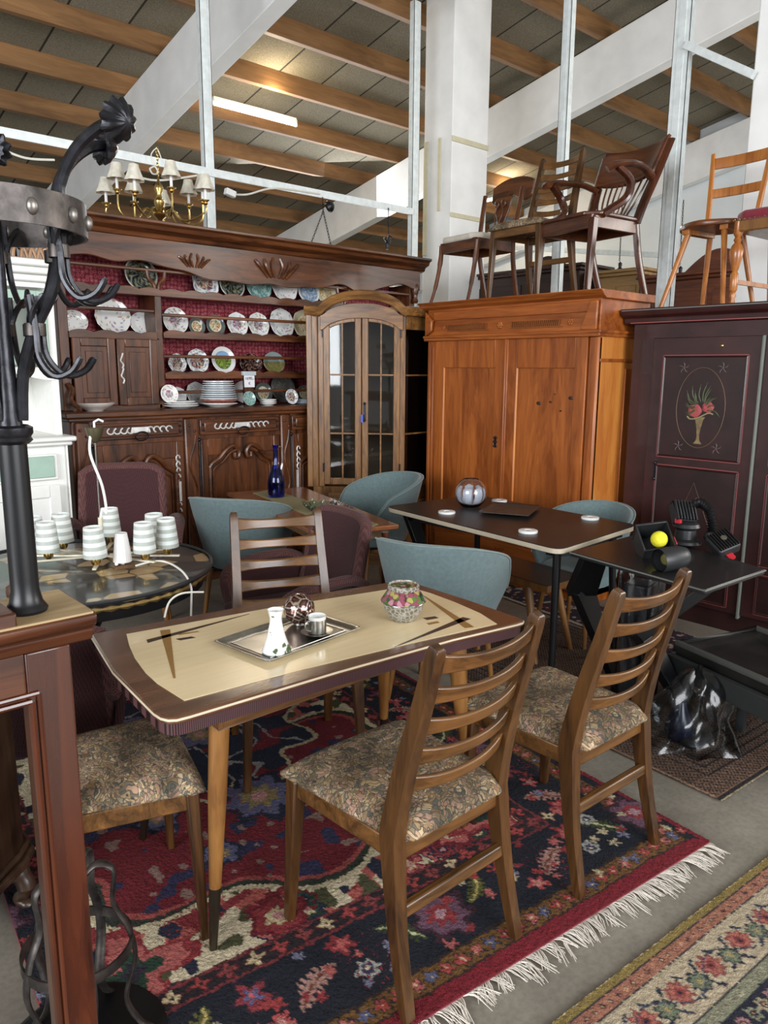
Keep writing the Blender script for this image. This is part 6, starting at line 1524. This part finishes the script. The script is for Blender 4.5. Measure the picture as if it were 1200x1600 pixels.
# ================= chairs on the wardrobes =================
ZP=2.036
def seat_block(t,w0,w1,d,z,h,mat,name='seat',y0=0,bev=.02):
    MB().prism([(-w0,y0),(w0,y0),(w1,y0+d*.85),(w1*.7,y0+d),(-w1*.7,y0+d),(-w1,y0+d*.85)],h,(0,0,z)).build(name,mat,t,bev=bev,seg=3)
def carved_chair():
    t=thing('side_chair','dark chair with cream seat and carved splat, leftmost on the pine wardrobe','chair')
    W=M['walnut'];WX=M['walnutx']
    for s in (-1,1):
        MB().tube(spline([(s*.17,-.10,0),(s*.175,-.04,.2),(s*.185,0,.42),(s*.195,-.02,.60),(s*.205,-.07,.84)],6),[.017]*25,8,sx=.9,sy=1.3).build('back_post',W,t)
        MB().tube(spline([(s*.215,.50,0),(s*.205,.455,.13),(s*.20,.415,.30),(s*.205,.40,.43)],6),[.013]*6+[.017]*6+[.021]*7,8).build('leg',W,t)
        MB().bar((s*.18,.01,.41),(s*.21,.40,.41),.022,.07).build('seat_rail',WX,t,bev=.003)
    MB().bar((-.2,.405,.41),(.2,.405,.41),.024,.075).bar((-.18,.005,.41),(.18,.005,.41),.022,.07).split('seat_rail',WX,t,bev=.003)
    seat_block(t,.19,.225,.43,.44,.045,plain('cream_upholstery',(.55,.50,.42),.85,noise=.1),bev=.018)
    n=20;pts=[(-.22+.44*i/n,.955-.045*abs(i/n*2-1)**2.2) for i in range(n+1)];lo=[(.22-.44*i/n,.80+.03*math.cos((i/n*2-1)*PI*1.5)) for i in range(n+1)]
    MB().prism(pts+lo,.024,(0,-.06,0),(1,0,0),(0,-.12,1)).build('crest_rail',WX,t,bev=.006)
    sp=[(-.035,.46),(.035,.46),(.045,.55),(.03,.60),(.075,.70),(.085,.80),(-.085,.80),(-.075,.70),(-.03,.60),(-.045,.55)]
    MB().prism(sp,.016,(0,.035,0),(1,0,0),(0,-.13,1)).build('splat',WX,t,bev=.004)
    mb=MB()
    for s in (-1,1):
        mb.tube([(s*.035+.022*math.cos(w_),-.035+.10*0,.75+.022*math.sin(w_)) for w_ in [q*.5 for q in range(12)]],.006,6)
        mb.tube(spline([(s*.015,-.0,.60),(s*.04,-.02,.68),(s*.015,-.035,.76)],5),.005,6)
    mb.build('carving',WX,t);return t
c=carved_chair();put(c,(4.74,4.03,ZP),yaw((-1,.10)),sc=(1.0,.95,1.03))
c=put(copy_tree(ch),(4.67,3.43,ZP),yaw((-1,.06)),'ladder-back chair on the pine wardrobe between the carved chair and the spindle armchair',sc=(1,.92,1.06))
c['group']='chairs standing on the pine wardrobe'
def bow_armchair():
    t=thing('armchair','dark mahogany armchair with curved arms and back spindles, rightmost on the pine wardrobe','chair')
    W=M['mahog'];WX=M['mahogx']
    for s in (-1,1):
        MB().tube(spline([(s*.19,-.12,0),(s*.195,-.03,.22),(s*.20,.02,.42)],6),[.020]*13,8,sy=1.3).build('leg',W,t)
        MB().bar((s*.235,.46,0),(s*.23,.43,.42),.030,.034,.045,.045,up=(0,1,0)).build('leg',W,t,bev=.004)
        MB().tube(spline([(s*.20,.02,.43),(s*.225,-.01,.55),(s*.25,-.08,.72),(s*.265,-.17,.93)],6),[.024]*19,8,sx=.7,sy=1.7).build('back_post',W,t)
        MB().tube(spline([(s*.23,-.06,.70),(s*.27,.05,.735),(s*.30,.20,.735),(s*.285,.33,.715),(s*.26,.37,.69)],6),[.022]*12+[.026]*13,8,sx=1.5,sy=.8).build('armrest',WX,t)
        MB().tube(spline([(s*.285,.31,.71),(s*.30,.21,.64),(s*.27,.20,.55),(s*.24,.30,.48),(s*.235,.37,.44)],6),[.021]*25,8,sx=1.4).build('arm_support',W,t)
        MB().bar((s*.20,.02,.40),(s*.23,.43,.40),.022,.07).build('seat_rail',WX,t,bev=.003)
    MB().bar((-.23,.44,.40),(.23,.44,.40),.024,.08).bar((-.2,.02,.40),(.2,.02,.40),.024,.07).split('seat_rail',WX,t,bev=.003)
    seat_block(t,.22,.255,.48,.435,.025,W,y0=-.01,bev=.008)
    f=lambda u,v:((u*2-1)*(.245+.02*v),-.065-.115*v+.03*abs(u*2-1)**2-.02,.70+.23*v+.03*abs(u*2-1)**2)
    MB().grid(f,16,8).build('crest_panel',M['mahogx'],t,solid=.022,bev=.004)
    for k in range(9):
        u=k/8*2-1;MB().tube(spline([(u*.10,.03,.46),(u*.17,-.01,.58),(u*.20,-.07,.71)],5),.0065,6).build('spindle',W,t)
    return t
c=bow_armchair();put(c,(4.66,2.94,ZP),yaw((-.97,.18)),sc=(1.0,1.0,1.03))
def board_chair():
    t=thing('board_chair','rustic wooden board chair with splayed legs, left one on the dark red wardrobe','chair')
    W=M['beech'];WX=M['honey']
    MB().lathe([(.0,.43),(.225,.43),(.23,.445),(.225,.46),(0,.46)],36,wob=lambda a,z:1-.08*abs(math.sin(2*a))).build('seat',M['honeyd'],t,bev=.004)
    for s in (-1,1):
        MB().bar((s*.10,-.14,.42),(s*.12,.15,.42),.05,.03).build('cleat',WX,t,bev=.004)
        MB().tube([(s*.11,.12,.43),(s*.20,.24,0)],[.019,.013],10).build('leg',WX,t);MB().tube([(s*.10,-.12,.43),(s*.17,-.22,0)],[.019,.013],10).build('leg',WX,t)
        MB().bar((s*.15,-.17,.44),(s*.185,-.24,.90),.034,.022,.026,.02,up=(0,1,0)).build('back_post',WX,t,bev=.006)
    for z,y,h in ((.84,-.235,.06),(.67,-.21,.05)):
        MB().grid(lambda u,v:((u*2-1)*.175,y-.02*(1-(u*2-1)**2),z+h*(v-.5)),14,3).build('back_rail',WX,t,solid=.016,bev=.003)
    return t
M['honey']=wood('honey_wood','#8a4d1e','#c07c3a','z',1,.3,.3);M['honeyd']=wood('honey_seat','#4a2812','#7a4522','x',1,.3,.3)
ZR=1.927
c=board_chair();put(c,(4.72,2.27,ZR),yaw((-.95,.05)),sc=(1.0,.95,1.08))
def velvet_chair():
    t=thing('velvet_chair','chair with dark red velvet seat and turned legs on the dark red wardrobe','chair')
    W=M['honey']
    seat_block(t,.21,.23,.44,.46,.055,plain('red_velvet',(.20,.006,.02),.8,noise=.2,Sheen_Weight=.4),bev=.02)
    MB().box(-.215,.01,.40,.215,.42,.465).build('seat_frame',M['beech'],t,bev=.008)
    mb=MB()
    for k in range(16):mb.sphere((-.21+.42*k/15,.43,.468),.005,6)
    for k in range(14):mb.sphere((-.228,.03+.38*k/13,.468),.005,6);mb.sphere((.228,.03+.38*k/13,.468),.005,6)
    o=mb.build('brass_nails',M['brass'],t);o['kind']='stuff'
    for s in (-1,1):
        MB().lathe([(.010,0),(.016,.015),(.012,.03),(.020,.05),(.014,.07),(.022,.085),(.022,.17),(.014,.185),(.020,.20),(.034,.26),(.038,.30),(.028,.33),(.014,.345),(.022,.36),(.014,.375),(.024,.39),(.024,.46)],16,(s*.20,.40,0)).build('leg',W,t)
        MB().bar((s*.19,.02,.46),(s*.20,-.08,0),.03,.03).build('leg',W,t);MB().bar((s*.19,.02,.46),(s*.19,-.08,.95),.03,.03).build('back_post',W,t)
        MB().bar((s*.20,.38,.13),(s*.195,-.03,.13),.02,.025).build('stretcher',W,t)
    MB().bar((-.19,-.075,.90),(.19,-.075,.90),.02,.10).build('back_rail',W,t,bev=.01)
    return t
c=velvet_chair();put(c,(4.92,1.83,ZR),yaw((-1,.05)),sc=(1,1,1.0))
# ================= furniture standing behind the wardrobes =================
def back_piece(name,label,cat,x,py0,px0,px1,ytop,arch,mat,depth=.5,legz=0):
    a=atx(px0,ytop,x);b=atx(px1,ytop,x);z=a.z;W=a.y-b.y
    t=facing_left(name,label,cat,x,a.y)
    MB().box(0,0,0,W,depth,z-.06).build('carcass',mat,t,bev=.005)
    MB().box(-.04,-.04,z-.06,W+.04,depth,z-.03).box(-.07,-.06,z-.03,W+.07,depth,z).build('cornice',mat,t,bev=.008)
    MB().box(W*.06,-.015,.3,W*.48,0,z-.15).box(W*.52,-.015,.3,W*.94,0,z-.15).build('door_panels',mat,t,bev=.006)
    if arch:
        c,w,h=arch;pts=[(W*c-w+2*w*i/20,z+h*math.sin(PI*i/20)) for i in range(21)]
        MB().prism(pts,.04,(0,.02,0),(1,0,0),(0,0,1)).build('arched_crest',mat,t,bev=.004)
    return t
dkb=wood('dark_brown','#1c0e09','#3c2116','x',1,.4,.2)
back_piece('tall_cabinet','very dark cabinet behind the pine wardrobe, its top seen between chair legs','cabinet',6.35,0,742,905,430,(.72,.22,.10),dkb)
back_piece('carved_cabinet','pale pine cabinet with layered cornice behind the armchair legs','cabinet',6.5,0,932,1000,425,None,wood('pale_pine','#8a6a42','#b8935f','x',1,.5,.1))
back_piece('tall_cabinet','reddish-brown cabinet with arched crest behind the rustic board chair','cabinet',6.4,0,1010,1230,432,(.55,.30,.17),wood('reddish_brown','#4a2616','#84492c','x',1,.4,.2))
# distant iron lamps hanging before the white wall
for px,py0,py1,lb in ((968,388,428,'distant small iron hanging lamp nearest the armchair legs'),(1062,392,436,'distant small iron hanging lamp left of the board chair legs')):
    X=7.0;t=thing('iron_hanging_lamp',lb,'hanging lamp',atx(px,py0,X));o0=Vector(t.location);e=atx(px,py1,X)-o0
    chain_pts((0,0,.45),e*.5,.01,.026).build('chain',M['iron'],t);MB().lathe([(.06,0),(.05,.03),(.015,.06),(.02,.10),(.0,.12)],14,e).build('lamp_body',M['iron'],t)
